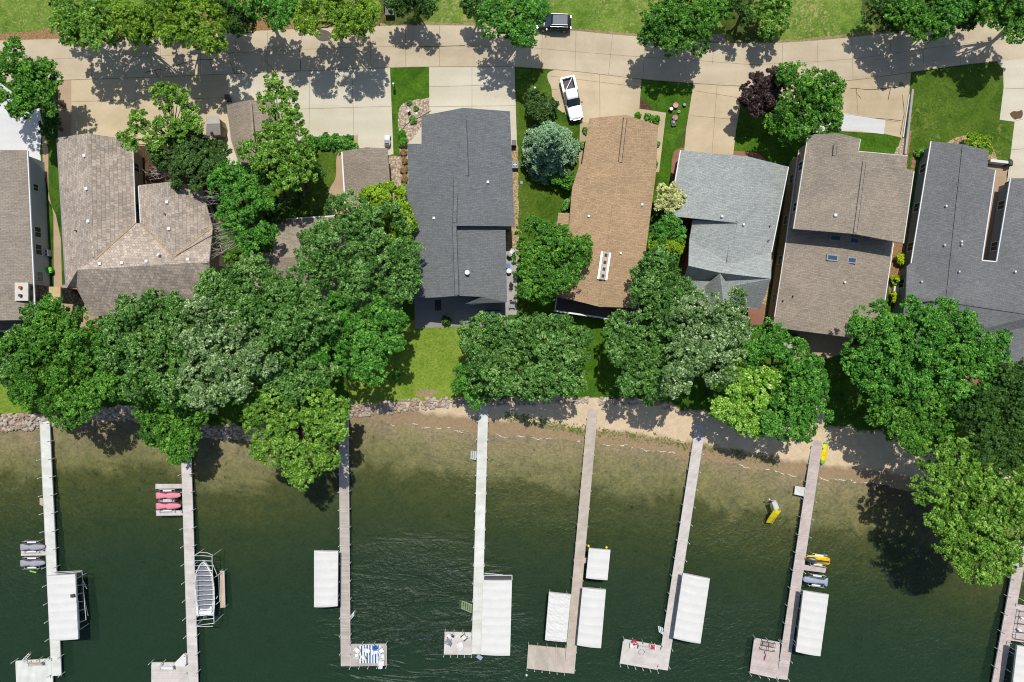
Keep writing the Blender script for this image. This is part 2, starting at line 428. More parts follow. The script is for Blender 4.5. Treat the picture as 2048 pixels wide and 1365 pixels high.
dm = s.math('MULTIPLY', dm, 1/33.0, clamp=True)
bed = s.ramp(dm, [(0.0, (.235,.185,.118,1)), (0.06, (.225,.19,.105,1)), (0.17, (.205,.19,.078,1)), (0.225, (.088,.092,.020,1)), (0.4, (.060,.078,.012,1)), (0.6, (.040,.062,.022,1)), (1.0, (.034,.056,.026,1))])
mott = s.ramp(s.noise(2.2, 9, 0.92), [(0.36, (.55, .6, .55, 1)), (0.5, (1, 1, 1, 1)), (0.64, (1.4, 1.32, 1.2, 1))])
bed = s.mix(1.0, bed, mott, 'MULTIPLY')
weed = s.ramp(s.noise(1.1, 5, .7, .8), [(.33, (.35, .42, .3, 1)), (.38, (1, 1, 1, 1))])
bed = s.mix(s.math('MULTIPLY', s.math('GREATER_THAN', aD.outputs['Fac'], 1.6), .9), bed, s.mix(1.0, bed, weed, 'MULTIPLY'))
mot2 = s.ramp(s.noise(0.55, 5, 0.6), [(0.35, (.8, .85, .8, 1)), (0.65, (1.15, 1.12, 1.05, 1))])
bed = s.mix(1.0, bed, mot2, 'MULTIPLY')
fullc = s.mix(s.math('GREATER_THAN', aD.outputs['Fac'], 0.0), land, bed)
s.bump(s.noise(6, 4, .8), 0.6, 0.08)
M['ground'] = s.fin(fullc, 0.95, 0.1)
def sub_ground(name, sel):
    q = quads[sel]; u, inv = np.unique(q, return_inverse=True)
    o = mesh_np(name, co[u], inv.reshape(q.shape), M['ground'], {'slope': ('POINT', T_.ravel()[u]), 'offshore': ('POINT', D_.ravel()[u])}, True)
    o['kind'] = 'structure'; return o
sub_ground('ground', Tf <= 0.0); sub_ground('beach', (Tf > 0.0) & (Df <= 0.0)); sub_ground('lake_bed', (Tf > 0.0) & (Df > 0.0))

# water: a rippled surface over the bed, murkier where the lake is deeper
s = N('lake_water')
s.t.nodes.remove(s.p)
rip = s.noise(2.4, 3, 0.6, 0.5, vec=s.rot(radians(-32), (0.75, 1, 1)))
rip2 = s.noise(0.9, 2, 0.5, 0.5, vec=s.rot(radians(-20), (0.6, 1, 1)))
msk = s.ramp(s.noise(0.035, 3, 0.5, vec=s.rot(radians(15), (0.7, 1.6, 1))), [(0.42, (.12, .12, .12, 1)), (0.62, (.6, .6, .6, 1))])
vs_ = s.n('ShaderNodeVectorMath', operation='DISTANCE'); s.l(s.pos(), vs_.inputs[0]); vs_.inputs[1].default_value = tuple(G(850, 1270, -.8))
gust = s.math('SUBTRACT', 1.0, s.math('DIVIDE', vs_.outputs['Value'], 16.0), clamp=True)
msk = s.math('ADD', s.math('MULTIPLY', msk, .5), s.math('MULTIPLY', gust, s.ramp(s.noise(0.22, 3, .6, .8, vec=s.rot(radians(12), (.4, 1.8, 1))), [(.42, (.05, .05, .05, 1)), (.58, (.8, .8, .8, 1))])))
hgt = s.math('MULTIPLY', s.math('ADD', rip, rip2), msk)
bp = s.n('ShaderNodeBump'); bp.inputs['Strength'].default_value = 0.9; bp.inputs['Distance'].default_value = 0.55; s.l(hgt, bp.inputs['Height'])
fr = s.n('ShaderNodeFresnel'); fr.inputs[0].default_value = 1.33; s.l(bp.outputs[0], fr.inputs['Normal'])
trn = s.n('ShaderNodeBsdfTransparent'); trn.inputs[0].default_value = (0.97, 0.99, 0.97, 1)
gl = s.n('ShaderNodeBsdfGlossy'); gl.inputs['Roughness'].default_value = 0.42; s.l(bp.outputs[0], gl.inputs['Normal'])
mk = s.n('ShaderNodeBsdfDiffuse'); mk.inputs[0].default_value = (0.010, 0.034, 0.015, 1); s.l(bp.outputs[0], mk.inputs['Normal'])
ad = s.n('ShaderNodeAttribute'); ad.attribute_name = 'depth'
turb = s.math('SUBTRACT', 1.0, s.math('POWER', 2.718, s.math('MULTIPLY', ad.outputs['Fac'], -0.44)), clamp=True)
m1_ = s.n('ShaderNodeMixShader'); s.l(turb, m1_.inputs[0]); s.l(trn.outputs[0], m1_.inputs[1]); s.l(mk.outputs[0], m1_.inputs[2])
mx = s.n('ShaderNodeMixShader'); s.l(s.math('MULTIPLY', fr.outputs[0], 1.05), mx.inputs[0]); s.l(m1_.outputs[0], mx.inputs[1]); s.l(gl.outputs[0], mx.inputs[2])
s.l(mx.outputs[0], s.out.inputs[0])
M['water'] = s.m
selw = Df > -1.2; qw = quads[selw]; uw, iw = np.unique(qw, return_inverse=True)
cw = co[uw].copy(); dw = np.maximum(WL-cw[:, 2], 0); cw[:, 2] = WL
wo = mesh_np('water', cw, iw.reshape(qw.shape), M['water'], {'depth': ('POINT', dw)}, True); wo['kind'] = 'structure'

def rough(pts, amp, step=9, seed=1):
    rnd = random.Random(seed); out = []
    for a, b in zip(pts, pts[1:]+pts[:1]):
        L_ = math.hypot(b[0]-a[0], b[1]-a[1]); k = max(1, int(L_/step))
        for i in range(k): out.append((a[0]+(b[0]-a[0])*i/k+rnd.uniform(-amp, amp), a[1]+(b[1]-a[1])*i/k+rnd.uniform(-amp, amp)))
    return out
def flat(name, pts, z, mat, kind='structure', res=None):
    if name in ('lawn', 'verge', 'lawn_strip', 'mulch_bed', 'gravel_bed', 'soil_or_shade_bed', 'soil'): pts = rough(pts, 0.9, 5, len(pts))
    P = [G(a, b, 0) for a, b in pts]; mb = MB()
    tr = tessellate_polygon([P]); fs = []
    for a, b, c in tr:
        if (P[b]-P[a]).cross(P[c]-P[a]).z < 0: b, c = c, b
        fs.append((a, b, c))
    mb.add([(p.x, p.y, z) for p in P], fs); o = mb.build(name, mat)
    if kind: o['kind'] = kind
    return o
def smooth_pts(pts, it=2):
    for _ in range(it):
        q = [pts[0]]
        for a, b in zip(pts[:-1], pts[1:]):
            q += [(a[0]*.75+b[0]*.25, a[1]*.75+b[1]*.25), (a[0]*.25+b[0]*.75, a[1]*.25+b[1]*.75)]
        q.append(pts[-1]); pts = q
    return pts
def lines(name, polys, wd, z, mat, jit=0.0):
    mb = MB(); rnd = random.Random(5)
    for pl in polys:
        P = [G(a, b, 0) for a, b in pl]
        if jit:
            Q = []
            for a, b in zip(P[:-1], P[1:]):
                k = max(1, int((b-a).length/0.7))
                for i in range(k): Q.append(a.lerp(b, i/k) + Vector((rnd.uniform(-jit, jit), rnd.uniform(-jit, jit), 0)))
            Q.append(P[-1]); P = Q
        for a, b in zip(P[:-1], P[1:]):
            d = (b-a); 
            if d.length < 1e-4: continue
            d.normalize(); n = Vector((-d.y, d.x, 0))*wd/2*(rnd.uniform(.6, 1.5) if jit else 1)
            a2 = a-d*wd*.2; b2 = b+d*wd*.2
            mb.add([(a2.x-n.x, a2.y-n.y, z), (b2.x-n.x, b2.y-n.y, z), (b2.x+n.x, b2.y+n.y, z), (a2.x+n.x, a2.y+n.y, z)], [(0, 1, 2, 3)])
    o = mb.build(name, mat); o['kind'] = 'structure'; return o

# ---- road and drives
RT = smooth_pts([(-420,88),(0,82),(54,80),(164,77),(400,67),(503,63),(650,56),(746,53),(853,51),(958,52),(1060,57),(1143,61),(1225,70),(1281,74),(1400,85),(1476,88),(1581,86),(1712,75),(1814,61),(1993,41),(2120,26),(2500,-30)])
RB = smooth_pts([(2500,60),(2120,110),(2010,121),(1993,123),(1910,132),(1822,145),(1712,161),(1610,168),(1487,174),(1385,167),(1283,159),(1217,151),(1150,143),(1060,136),(1030,134),(853,134),(775,136),(560,144),(500,147),(400,151),(280,156),(140,160),(0,166),(-420,180)])
flat('verge', [(-420,-600),(2500,-600)] + RT[::-1], 0.004, M['verge'])
flat('soil', [(-420,92),(-420,66),(0,68),(60,64),(130,52),(170,40),(330,30),(470,0),(520,0),(560,40),(700,36),(760,46),(760,60),(400,75),(54,88),(0,90)], 0.008, M['soil'])
flat('verge_edge', rough([(760,48),(860,46),(960,47),(1060,53),(1150,58),(1280,68),(1400,78),(1500,80),(1600,79),(1720,66),(1800,56),(1810,66),(1712,82),(1581,92),(1476,95),(1281,80),(1143,66),(958,58),(760,60)], 2.2, 6), 0.008, M['dryedge'])
flat('scrub', rough([(1430,-60),(1500,-60),(1520,60),(1545,84),(1470,84),(1440,50)], 4, 8), 0.012, M['scrub'])
flat('scrub', rough([(1722,-60),(2200,-60),(2200,0),(1993,38),(1814,58),(1760,66),(1722,30)], 4, 8), 0.012, M['scrub'])
flat('scrub', rough([(760,-60),(860,-60),(850,40),(835,50),(755,50)], 4, 8), 0.012, M['scrub'])
flat('road', RT + RB, 0.03, M['road'])
flat('gravel_patch', [(1418,68),(1450,70),(1452,86),(1420,85)], 0.036, M['gravel'])
# drives
flat('driveway', [(-420,150),(0,166),(40,196),(76,205),(86,250),(80,300),(84,345),(-420,345)], 0.020, M['white_c'])
flat('driveway', [(116,161),(143,160),(144,285),(116,285)], 0.0205, M['walk'])
flat('driveway', [(143,159),(456,149),(456,330),(420,330),(410,292),(265,292),(143,285)], 0.024, M['tan'])
flat('driveway', [(456,149),(780,135),(787,309),(776,311),(776,330),(709,330),(709,271),(605,275),(560,330),(456,330)], 0.022, M['cream'])
flat('driveway', [(858,134),(1029,134),(1034,292),(1020,292),(1020,330),(860,330)], 0.022, M['cream'])
flat('driveway', smooth_pts([(1217,150),(1150,141),(1112,139),(1094,146),(1095,160),(1103,175),(1104,195),(1110,215),(1135,232),(1160,245)],1)+[(1180,246),(1180,280),(1278,280),(1278,226),(1283,160)], 0.022, M['beige_c'])
flat('driveway', [(1387,168),(1487,174),(1472,260),(1464,330),(1366,330),(1372,260)], 0.022, M['beige_c'])
flat('driveway', [(1487,174),(1610,166),(1712,160),(1822,143),(1818,190),(1804,276),(1768,268),(1600,258),(1590,215),(1560,190)], 0.022, M['beige_c'])
flat('driveway', [(1600,228),(1640,226),(1692,227),(1771,240),(1767,269),(1714,262),(1650,262),(1600,272)], 0.027, M['white_c'])
flat('driveway', [(1993,122),(2010,118),(2200,88),(2200,420),(2014,400),(2013,352),(2020,318),(2029,244),(1999,240),(2007,175),(2006,140)], 0.022, M['cream'])
flat('stain', smooth_pts([(628,72),(634,62),(648,59),(662,66),(665,76),(654,84),(638,83),(628,72)],2), 0.0325, M['oil'])
flat('stain', smooth_pts([(596,68),(602,65),(609,68),(606,73),(598,73),(596,68)],2), 0.0325, M['oil'])
flat('stain', smooth_pts([(2019,228),(2026,222),(2036,224),(2044,219),(2046,230),(2042,238),(2034,238),(2030,241),(2022,234),(2019,228)],2), 0.028, M['stain'])
flat('soil_or_shade_bed', [(262,292),(410,292),(450,420),(430,520),(400,400),(300,380),(276,450),(266,450)], 0.018, M['mulch'])  # bed under the trees; its dark colour doubles as shadow in the narrow court
# joints
cj = [(0,122),(160,117),(330,112),(503,105),(700,95),(853,93),(958,93),(1060,96),(1150,104),(1260,113),(1400,122),(1500,130),(1600,126),(1712,118),(1850,98),(1993,80),(2048,74)]
tj = [(811,52,811,134),(879,52,879,134),(948,53,948,134),(1016,56,1016,134),(1085,59,1083,137),(1152,63,1150,142),(1225,70,1217,150),(1290,76,1286,158),(1427,88,1425,128),(1565,88,1564,168),(1634,82,1637,165),(1703,77,1706,160),(1780,68,1783,150),(1845,98,1848,140),(1918,90,1921,131),(740,54,742,136),(603,60,601,143),(535,64,535,145),(470,66,474,150),(400,70,402,150),(320,72,322,155),(180,77,184,160),(250,74,252,158)]
lines('road_joint', [cj] + [[(a, b), (c, d)] for a, b, c, d in tj], 0.045, 0.034, M['joint'])
lines('road_edge_joint', [RB[12:-8]], 0.07, 0.0345, M['joint'])
lines('road_crack', [[(290,146),(330,138),(380,122),(425,119),(470,104)],[(420,120),(428,147)],[(460,124),(470,148)],[(600,102),(601,142)],[(835,93),(850,95),(930,92)],[(1820,168),(1795,175),(1740,180),(1700,177)],[(1782,174),(1776,200)],[(1712,178),(1712,186),(1722,198)],[(1805,190),(1808,230),(1800,270)],[(1740,236),(1802,242)],[(310,144),(318,156)]], 0.06, 0.035, M['crack'], 0.05)
lines('driveway_joint', [[(620,139),(618,270)],[(535,145),(536,205)],[(590,219),(786,213)],[(704,139),(708,271)],[(272,156),(272,270)],[(143,204),(456,196)],[(858,174),(1030,170)],[(858,214),(1031,212)],[(944,134),(944,222)],[(1095,152),(1283,175)],[(1199,149),(1200,240)],[(1104,180),(1140,176)],[(1389,182),(1484,197)],[(1383,232),(1476,240)],[(1434,172),(1424,306)],[(1716,230),(1712,180)],[(1598,176),(1600,215)],[(2009,177),(2048,178)],[(2029,243),(2048,238)],[(2022,300),(2048,298)],[(1690,228),(1800,245)]], 0.045, 0.0315, M['joint'])
# lawns and beds
flat('lawn', [(780,137),(857,136),(860,200),(845,250),(820,300),(800,312),(787,311)], 0.016, M['lawn_deep'])
flat('gravel_bed', smooth_pts([(862,196),(830,200),(806,206),(797,220),(796,240),(799,300)],2)+[(800,312),(778,312),(778,420),(825,440),(850,420),(850,300),(862,240)], 0.020, M['gravel'])
flat('path', [(846,250),(838,262),(828,275),(814,290),(850,292)], 0.026, M['cream'])
lines('edging', [smooth_pts([(862,222),(845,232),(830,240),(815,247),(803,262)])], 0.1, 0.027, M['mulch'])
flat('lawn', [(1031,136),(1095,143),(1096,165),(1104,190),(1110,240),(1150,250),(1180,290),(1160,420),(1110,470),(1105,640),(1040,640),(1034,400)], 0.014, M['lawn'])
flat('lawn_strip', [(1036,300),(1056,300),(1058,420),(1060,520),(1040,520)], 0.018, M['lawn'])
flat('gravel_bed', [(1020,290),(1036,290),(1038,520),(1030,524),(1010,520)], 0.020, M['gravel_tan'])
flat('lawn', [(1283,161),(1385,168),(1384,190),(1372,262),(1366,300),(1348,310),(1340,370),(1320,430),(1300,430),(1318,345),(1332,228),(1280,222)], 0.014, M['lawn_deep'])
flat('soil_or_shade_bed', [(1281,196),(1296,206),(1306,220),(1280,218)], 0.018, M['mulch'])
flat('soil_or_shade_bed', [(1382,190),(1388,190),(1371,298),(1357,300),(1362,275),(1374,240)], 0.018, M['scrub'])
flat('path', [(1278,218),(1332,226),(1318,345),(1305,345),(1316,250),(1278,240)], 0.024, M['beige_c'])
flat('path', [(1160,246),(1181,244),(1180,330),(1150,420),(1140,420),(1158,330)], 0.019, M['walk'])
flat('path', smooth_pts([(1366,296),(1350,300),(1344,315),(1342,350),(1336,420)],2)+[(1366,420),(1372,296)], 0.019, M['redpave'])
flat('path', smooth_pts([(1464,302),(1500,304),(1520,308),(1534,322)],1)+[(1534,345),(1464,345)], 0.019, M['redpave'])
flat('lawn', [(1487,177),(1560,186),(1600,220),(1600,300),(1590,340),(1500,340),(1462,300),(1474,250)], 0.010, M['lawn_deep'])
flat('lawn', [(1713,264),(1803,276),(1789,309),(1713,303)], 0.016, M['lawn_deep'])
flat('gravel_bed', [(1789,308),(1803,276),(1812,276),(1808,312)], 0.020, M['gravel'])
flat('lawn', [(1824,146),(1993,123),(2006,136),(2007,175),(1999,240),(2029,244),(2020,320),(1990,330),(1950,290),(1860,290),(1840,320),(1818,360),(1812,300)], 0.014, M['lawn'])
flat('mulch_bed', smooth_pts([(1890,290),(1905,276),(1940,270),(1975,276),(1988,300),(1994,322)],2)+[(1970,330),(1900,300)], 0.018, M['gravel_tan'])
flat('mulch_bed', [(1812,262),(1823,262),(1815,320),(1812,400),(1822,420),(1800,560),(1780,600),(1775,520),(1800,420),(1806,330)], 0.018, M['soil'])
flat('path', [(1974,330),(2018,330),(2012,380),(2000,400),(1985,460),(1975,530),(1950,530),(1960,460),(1975,400)], 0.022, M['walk'])
flat('lawn', [(792,640),(960,640),(990,720),(940,800),(870,800),(700,810),(690,700)], 0.014, M['lawn_lake'])
flat('bare_patch', smooth_pts([(830,782),(850,778),(875,780),(872,792),(850,795),(832,792),(830,782)]), 0.018, M['dryedge'])
flat('lawn', [(1100,630),(1260,630),(1240,700),(1230,795),(1120,795)], 0.014, M['lawn_deep'])
flat('lawn', [(-60,740),(30,780),(60,826),(-60,828)], 0.014, M['lawn_lake'])
flat('lawn', [(600,270),(711,270),(690,300),(684,330),(672,380),(660,420),(560,440),(540,420),(570,330)], 0.010, M['lawn'])
flat('path', smooth_pts([(711,270),(709,290),(690,300),(676,306),(672,320),(673,345),(670,362),(660,375),(656,395),(658,430)],2)+[(700,430),(700,300),(716,296),(716,270)], 0.023, M['walk'])
lines('kerb', [smooth_pts([(608,304),(630,295),(655,296),(672,307)],2)], 0.16, 0.05, M['trim'])
flat('patio', [(828,585),(1016,585),(1016,652),(920,653),(830,657)], 0.020, M['shadepave'])
flat('patio', [(1008,500),(1034,500),(1034,630),(1012,630)], 0.024, M['greypave'])
flat('patio', [(1560,640),(1700,640),(1710,700),(1640,722),(1590,720),(1560,690)], 0.020, M['walk'])
flat('path', [(1626,718),(1646,718),(1652,790),(1648,860),(1630,850),(1634,780)], 0.024, M['tan'])
flat('patio', [(640,590),(800,590),(800,640),(660,650)], 0.018, M['walk'])
flat('patio', [(1900,726),(1975,732),(1990,770),(1900,770)], 0.018, M['redpave'])
flat('path', [(84,250),(97,300),(97,400),(112,430),(122,480),(125,600),(108,600),(107,430),(86,330)], 0.023, M['walk'])
flat('patio', [(125,570),(200,570),(220,660),(120,660)], 0.018, M['walk'])
flat('patio', [(1370,430),(1395,430),(1395,540),(1365,560)], 0.012, M['redpave'])
flat('path', [(1575,345),(1552,480),(1530,640),(1500,640),(1518,600),(1540,480),(1560,345)], 0.018, M['gravel_tan'])
flat('patio', [(1486,608),(1530,608),(1526,650),(1480,650)], 0.022, M['redpave'])
flat('path', [(430,520),(452,520),(456,570),(436,570)], 0.018, M['gravel_tan'])
flat('stones', [(1820,600),(1790,600),(1780,660),(1795,660)], 0.019, M['walk'])

# foam and weed along the waterline
def foam_run(x0, x1, off0, seed, wdt=0.045):
    rnd = random.Random(seed); mb = MB(); x = x0
    while x < x1:
        L = rnd.uniform(0.25, 1.9); n = int(L/0.12)+2; prev = None; off = off0+rnd.uniform(-.16, .16)
        for i in range(n):
            xx = x+L*i/n; yy = float(yw(xx))-off+0.05*sin(xx*3.3+seed)+rnd.uniform(-.035, .035)
            wd_ = wdt*rnd.uniform(.3, 1.5)*sin(pi*(i+.5)/n)
            cur = ((xx, yy-wd_, WL+0.012), (xx, yy+wd_, WL+0.012))
            if prev: mb.add([prev[0], cur[0], cur[1], prev[1]], [(0, 1, 2, 3)])
            prev = cur
        x += L*rnd.uniform(.6, 1.3)+rnd.uniform(-.1, .7)
    return mb
fo = foam_run(G(770,0).x, G(945,0).x, 0.02, 1); fo2 = foam_run(G(990,0).x, G(1100,0).x, 0.05, 2)
for a, b in ((1155, 1165), (1205, 1250), (1265, 1345), (1480, 1610), (1625, 1780)):
    q = foam_run(G(a,0).x, G(b,0).x, 0.0, a, 0.055); fo.add(q.v, q.f)
fo.add(fo2.v, fo2.f); o = fo.build('foam', M['foam']); o['kind'] = 'stuff'
tag(o, 'thin broken white line of foam along the waterline', 'foam')

# weeds on sand: many small tufts
def tufts(name, n, fx, size, mat, seed, label, cat):
    r = np.random.default_rng(seed); P = np.array([fx(r) for _ in range(n)])
    return P
rw = np.random.default_rng(3); mb = MB()
for i in range(1500):
    px = rw.uniform(1010, 1560); yb = np.interp(px, [1010, 1160, 1260, 1400, 1560], [832, 862, 872, 896, 925]); py = yb + rw.normal(0, 5.0)
    if rw.random() > (1.0 if px < 1180 else 0.5): continue
    p = G(px, py, -0.4); z = float(height(np.array(p.x), np.array(p.y)))
    a = rw.uniform(0, pi); l = rw.uniform(.08, .26)
    mb.add([(p.x-l*cos(a), p.y-l*sin(a), z+.01), (p.x+l*.4*sin(a), p.y-l*.4*cos(a), z+.03), (p.x+l*cos(a), p.y+l*sin(a), z+.08), (p.x-l*.4*sin(a), p.y+l*.4*cos(a), z+.05)], [(0, 1, 2, 3)])
o = mb.build('beach_weed', M['weed']); tag(o, 'band of green weeds growing across the sand', 'weeds', kind='stuff')

# riprap
def rocks(name, L, label, dens=1.0, seed=0, rmin=.18, rmax=.45):
    rnd = random.Random(seed); mb = MB()
    ico = bmesh.new(); bmesh.ops.create_icosphere(ico, subdivisions=1, radius=1)
    iv = [v.co.copy() for v in ico.verts]; iff = [[v.index for v in f.verts] for f in ico.faces]; ico.free()
    for (x0, t0, b0), (x1, t1, b1) in zip(L[:-1], L[1:]):
        a_ = abs(x1-x0)/15*abs((b0-t0)+(b1-t1))/30
        for _ in range(int(a_*7*dens)):
            t = rnd.random(); px = x0+(x1-x0)*t; py = (t0+(t1-t0)*t) + ((b0-t0)*(1-t)+(b1-t1)*t)*rnd.random()
            p = G(px, py, -0.2); z = float(height(np.array(p.x), np.array(p.y)))
            r = rnd.uniform(rmin, rmax); R = Matrix.Rotation(rnd.uniform(0, 6), 3, Vector((rnd.random(), rnd.random(), rnd.random()+.1)).normalized())
            sx, sy, sz = rnd.uniform(.7, 1.2), rnd.uniform(.6, 1.1), rnd.uniform(.5, .8)
            vs = []
            for v in iv:
                q = R @ Vector((v.x*sx, v.y*sy, v.z*sz))*r*rnd.uniform(.82, 1.1); vs.append((p.x+q.x, p.y+q.y, z+q.z*.8+.05))
            mb.add(vs, iff)
    o = mb.build(name, M['rock']); tag(o, label, 'rocks', kind='stuff'); return o
rocks('riprap_rocks', [(-60,828,862),(0,828,862),(60,828,860),(130,829,852)], 'pile of pinkish shore rocks left of the white dock', 1.5, 1)
rocks('riprap_rocks', [(130,829,852),(172,814,846),(230,813,842),(290,818,844),(340,836,860)], 'band of shore rocks in tree shade right of the white dock', 1.5, 2)
rocks('riprap_rocks', [(340,838,866),(400,850,876),(500,852,880),(600,828,856),(690,806,836)], 'band of shore rocks right of the long pinkish dock', 1.5, 3)
rocks('riprap_rocks', [(690,806,836),(740,805,832),(800,800,826),(870,794,815),(940,794,812)], 'pale rock edging between the bright lawn and the sand', 1.7, 4, .16, .38)
rocks('riprap_rocks', [(978,796,812),(1060,797,810),(1160,794,806),(1180,794,808)], 'rock edging in shade between the two middle docks', 1.5, 5, .16, .38)
rocks('riprap_rocks', [(1198,794,812),(1240,797,812),(1300,802,812),(1392,824,834)], 'low rock edging right of the beige dock', 1.3, 6, .14, .32)

# ---------------------------------------------------------------- houses
def orient(P):
    a = sum(P[i].x*P[(i+1) % len(P)].y - P[(i+1) % len(P)].x*P[i].y for i in range(len(P)))
    return P if a > 0 else P[::-1]

class Roof:
    def __init__(s, faces):
        s.F = [orient([G(*v) for v in f]) for f in faces]
        s.verts = []; s.fi = []; key = {}
        for f in s.F:
            ids = []
            for v in f:
                k = (round(v.x, 2), round(v.y, 2), round(v.z, 2))
                if k not in key: key[k] = len(s.verts); s.verts.append(v)
                ids.append(key[k])
            s.fi.append(ids)
        s.tris = []
        for f in s.fi:
            P = [s.verts[i] for i in f]
            for a, b, c in tessellate_polygon([[Vector((p.x, p.y, 0)) for p in P]]):
                A_, B_, C_ = f[a], f[b], f[c]
                cr = (s.verts[B_]-s.verts[A_]).cross(s.verts[C_]-s.verts[A_]).z
                if abs(cr) < 1e-6: continue
                s.tris.append((A_, B_, C_) if cr > 0 else (A_, C_, B_))
        E = set()
        for f in s.fi:
            for i in range(len(f)): E.add((f[i], f[(i+1) % len(f)]))
        B = {}
        for a, b in E:
            if (b, a) not in E: B[a] = b
        s.loop = []
        if B:
            st = next(iter(B)); c = st
            while True:
                s.loop.append(c); c = B.get(c)
                if c is None or c == st or len(s.loop) > 200: break
    def z(s, x, y):
        best = None
        for a, b, c in s.tris:
            A_, B_, C_ = s.verts[a], s.verts[b], s.verts[c]
            d = (B_.y-C_.y)*(A_.x-C_.x)+(C_.x-B_.x)*(A_.y-C_.y)
            if abs(d) < 1e-9: continue
            u = ((B_.y-C_.y)*(x-C_.x)+(C_.x-B_.x)*(y-C_.y))/d; v = ((C_.y-A_.y)*(x-C_.x)+(A_.x-C_.x)*(y-C_.y))/d
            if u > -1e-4 and v > -1e-4 and u+v < 1.0001:
                zz = u*A_.z+v*B_.z+(1-u-v)*C_.z
                if best is None or zz > best: best = zz
        return best
    def at(s, px, py, z=5.0):
        for _ in range(4):
            p = G(px, py, z); q = s.z(p.x, p.y)
            if q is None: break
            z = q
        return G(px, py, z)
    def build(s, root, mats, wall, thick=0.2, inset=0.45, zb=0.0, windows=True, fmat=None, name='roof', garage=False, two=False, fascia=None, wz=1.6, sides=None):
        mb = MB(); V = s.verts; n = len(V)
        mm = mats if isinstance(mats, list) else [mats]
        vs = [tuple(v) for v in V]
        # per face material
        tl = []
        for fi_, f in enumerate(s.fi):
            mb.cm = fmat[fi_] if fmat else 0
            P = [V[i] for i in f]
            fs = []
            for a, b, c in tessellate_polygon([[Vector((p.x, p.y, 0)) for p in P]]):
                A_, B_, C_ = P[a], P[b], P[c]
                if (B_-A_).cross(C_-A_).z < 0: b, c = c, b
                fs.append((a, b, c))
            mb.add(P, fs); mb.cm = len(mm)
            mb.add([(p.x, p.y, p.z-thick) for p in P], [(c, b, a) for a, b, c in fs])
        L = s.loop
        for i in range(len(L)):
            a, b = V[L[i]], V[L[(i+1) % len(L)]]
            mb.add([(a.x, a.y, a.z-thick), (b.x, b.y, b.z-thick), tuple(b), tuple(a)], [(0, 1, 2, 3)])
        mb.build(name, mm+[fascia or M['trim']], root)
        if wall is None: return
        # walls
        pts = []
        m = len(L)
        for i in range(m):
            p0, p1, p2 = V[L[i-1]], V[L[i]], V[L[(i+1) % m]]
            d1 = Vector((p1.x-p0.x, p1.y-p0.y)).normalized(); d2 = Vector((p2.x-p1.x, p2.y-p1.y)).normalized()
            n1 = Vector((-d1.y, d1.x)); n2 = Vector((-d2.y, d2.x)); k = 1+n1.dot(n2)
            q = (n1+n2)/max(k, 0.4)*inset
            x, y = p1.x+q.x, p1.y+q.y; zz = s.z(x, y)
            pts.append(Vector((x, y, (zz if zz is not None else p1.z)-thick-0.004)))
        wb = MB()
        for i in range(m):
            a, b = pts[i], pts[(i+1) % m]
            wb.add([(a.x, a.y, zb), (b.x, b.y, zb), tuple(b), tuple(a)], [(0, 1, 2, 3)])
        wo_ = wb.build('wall', wall, root)
        if garage or windows:
            for i in range(m):
                a, b = pts[i], pts[(i+1) % m]; d = Vector((b.x-a.x, b.y-a.y, 0)); Ln = d.length
                if Ln < 2.4: continue
                d.normalize(); nrm = Vector((d.y, -d.x, 0)); ang = atan2(d.y, d.x)
                if garage and nrm.y > 0.8 and Ln > 3.0:
                    gw = min(Ln-0.8, 4.9); c = a.lerp(b, 0.5)
                    g = MB()
                    for r in range(4): g.box((c.x+nrm.x*.03, c.y+nrm.y*.03, zb+.3+r*.56), (gw, .06, .53), ang)
                    g.build('garage_door', M['trim'], root); continue
                if not windows: continue
                if Ln > 1.8:
                    k = max(1, int(Ln/4.2))
                    for lv in ([wz, wz+2.7] if two else [wz]):
                        for j in range(k):
                            c = a.lerp(b, (j+.5)/k)
                            if c.z - (zb+lv) < 0.75: continue
                            win(root, (c.x, c.y, zb+lv), ang, nrm)
def win(root, c, ang, nrm, w_=1.1, h_=1.15, g='glass'):
    f = MB()
    o = Vector(c)+nrm*.03; d = Vector((cos(ang), sin(ang), 0))
    for sgn in (-1, 1):
        f.box(o+d*sgn*(w_/2+.04), (.08, .09, h_+.16), ang); f.box(o+Vector((0, 0, sgn*(h_/2+.04))), (w_, .09, .08), ang)
    f.box(o, (.04, .07, h_), ang)
    fo_ = f.build('window', M['trim'], root)
    p = MB(); p.box(Vector(c)+nrm*.012, (w_, .03, h_), ang); p.build('pane', M[g], fo_)

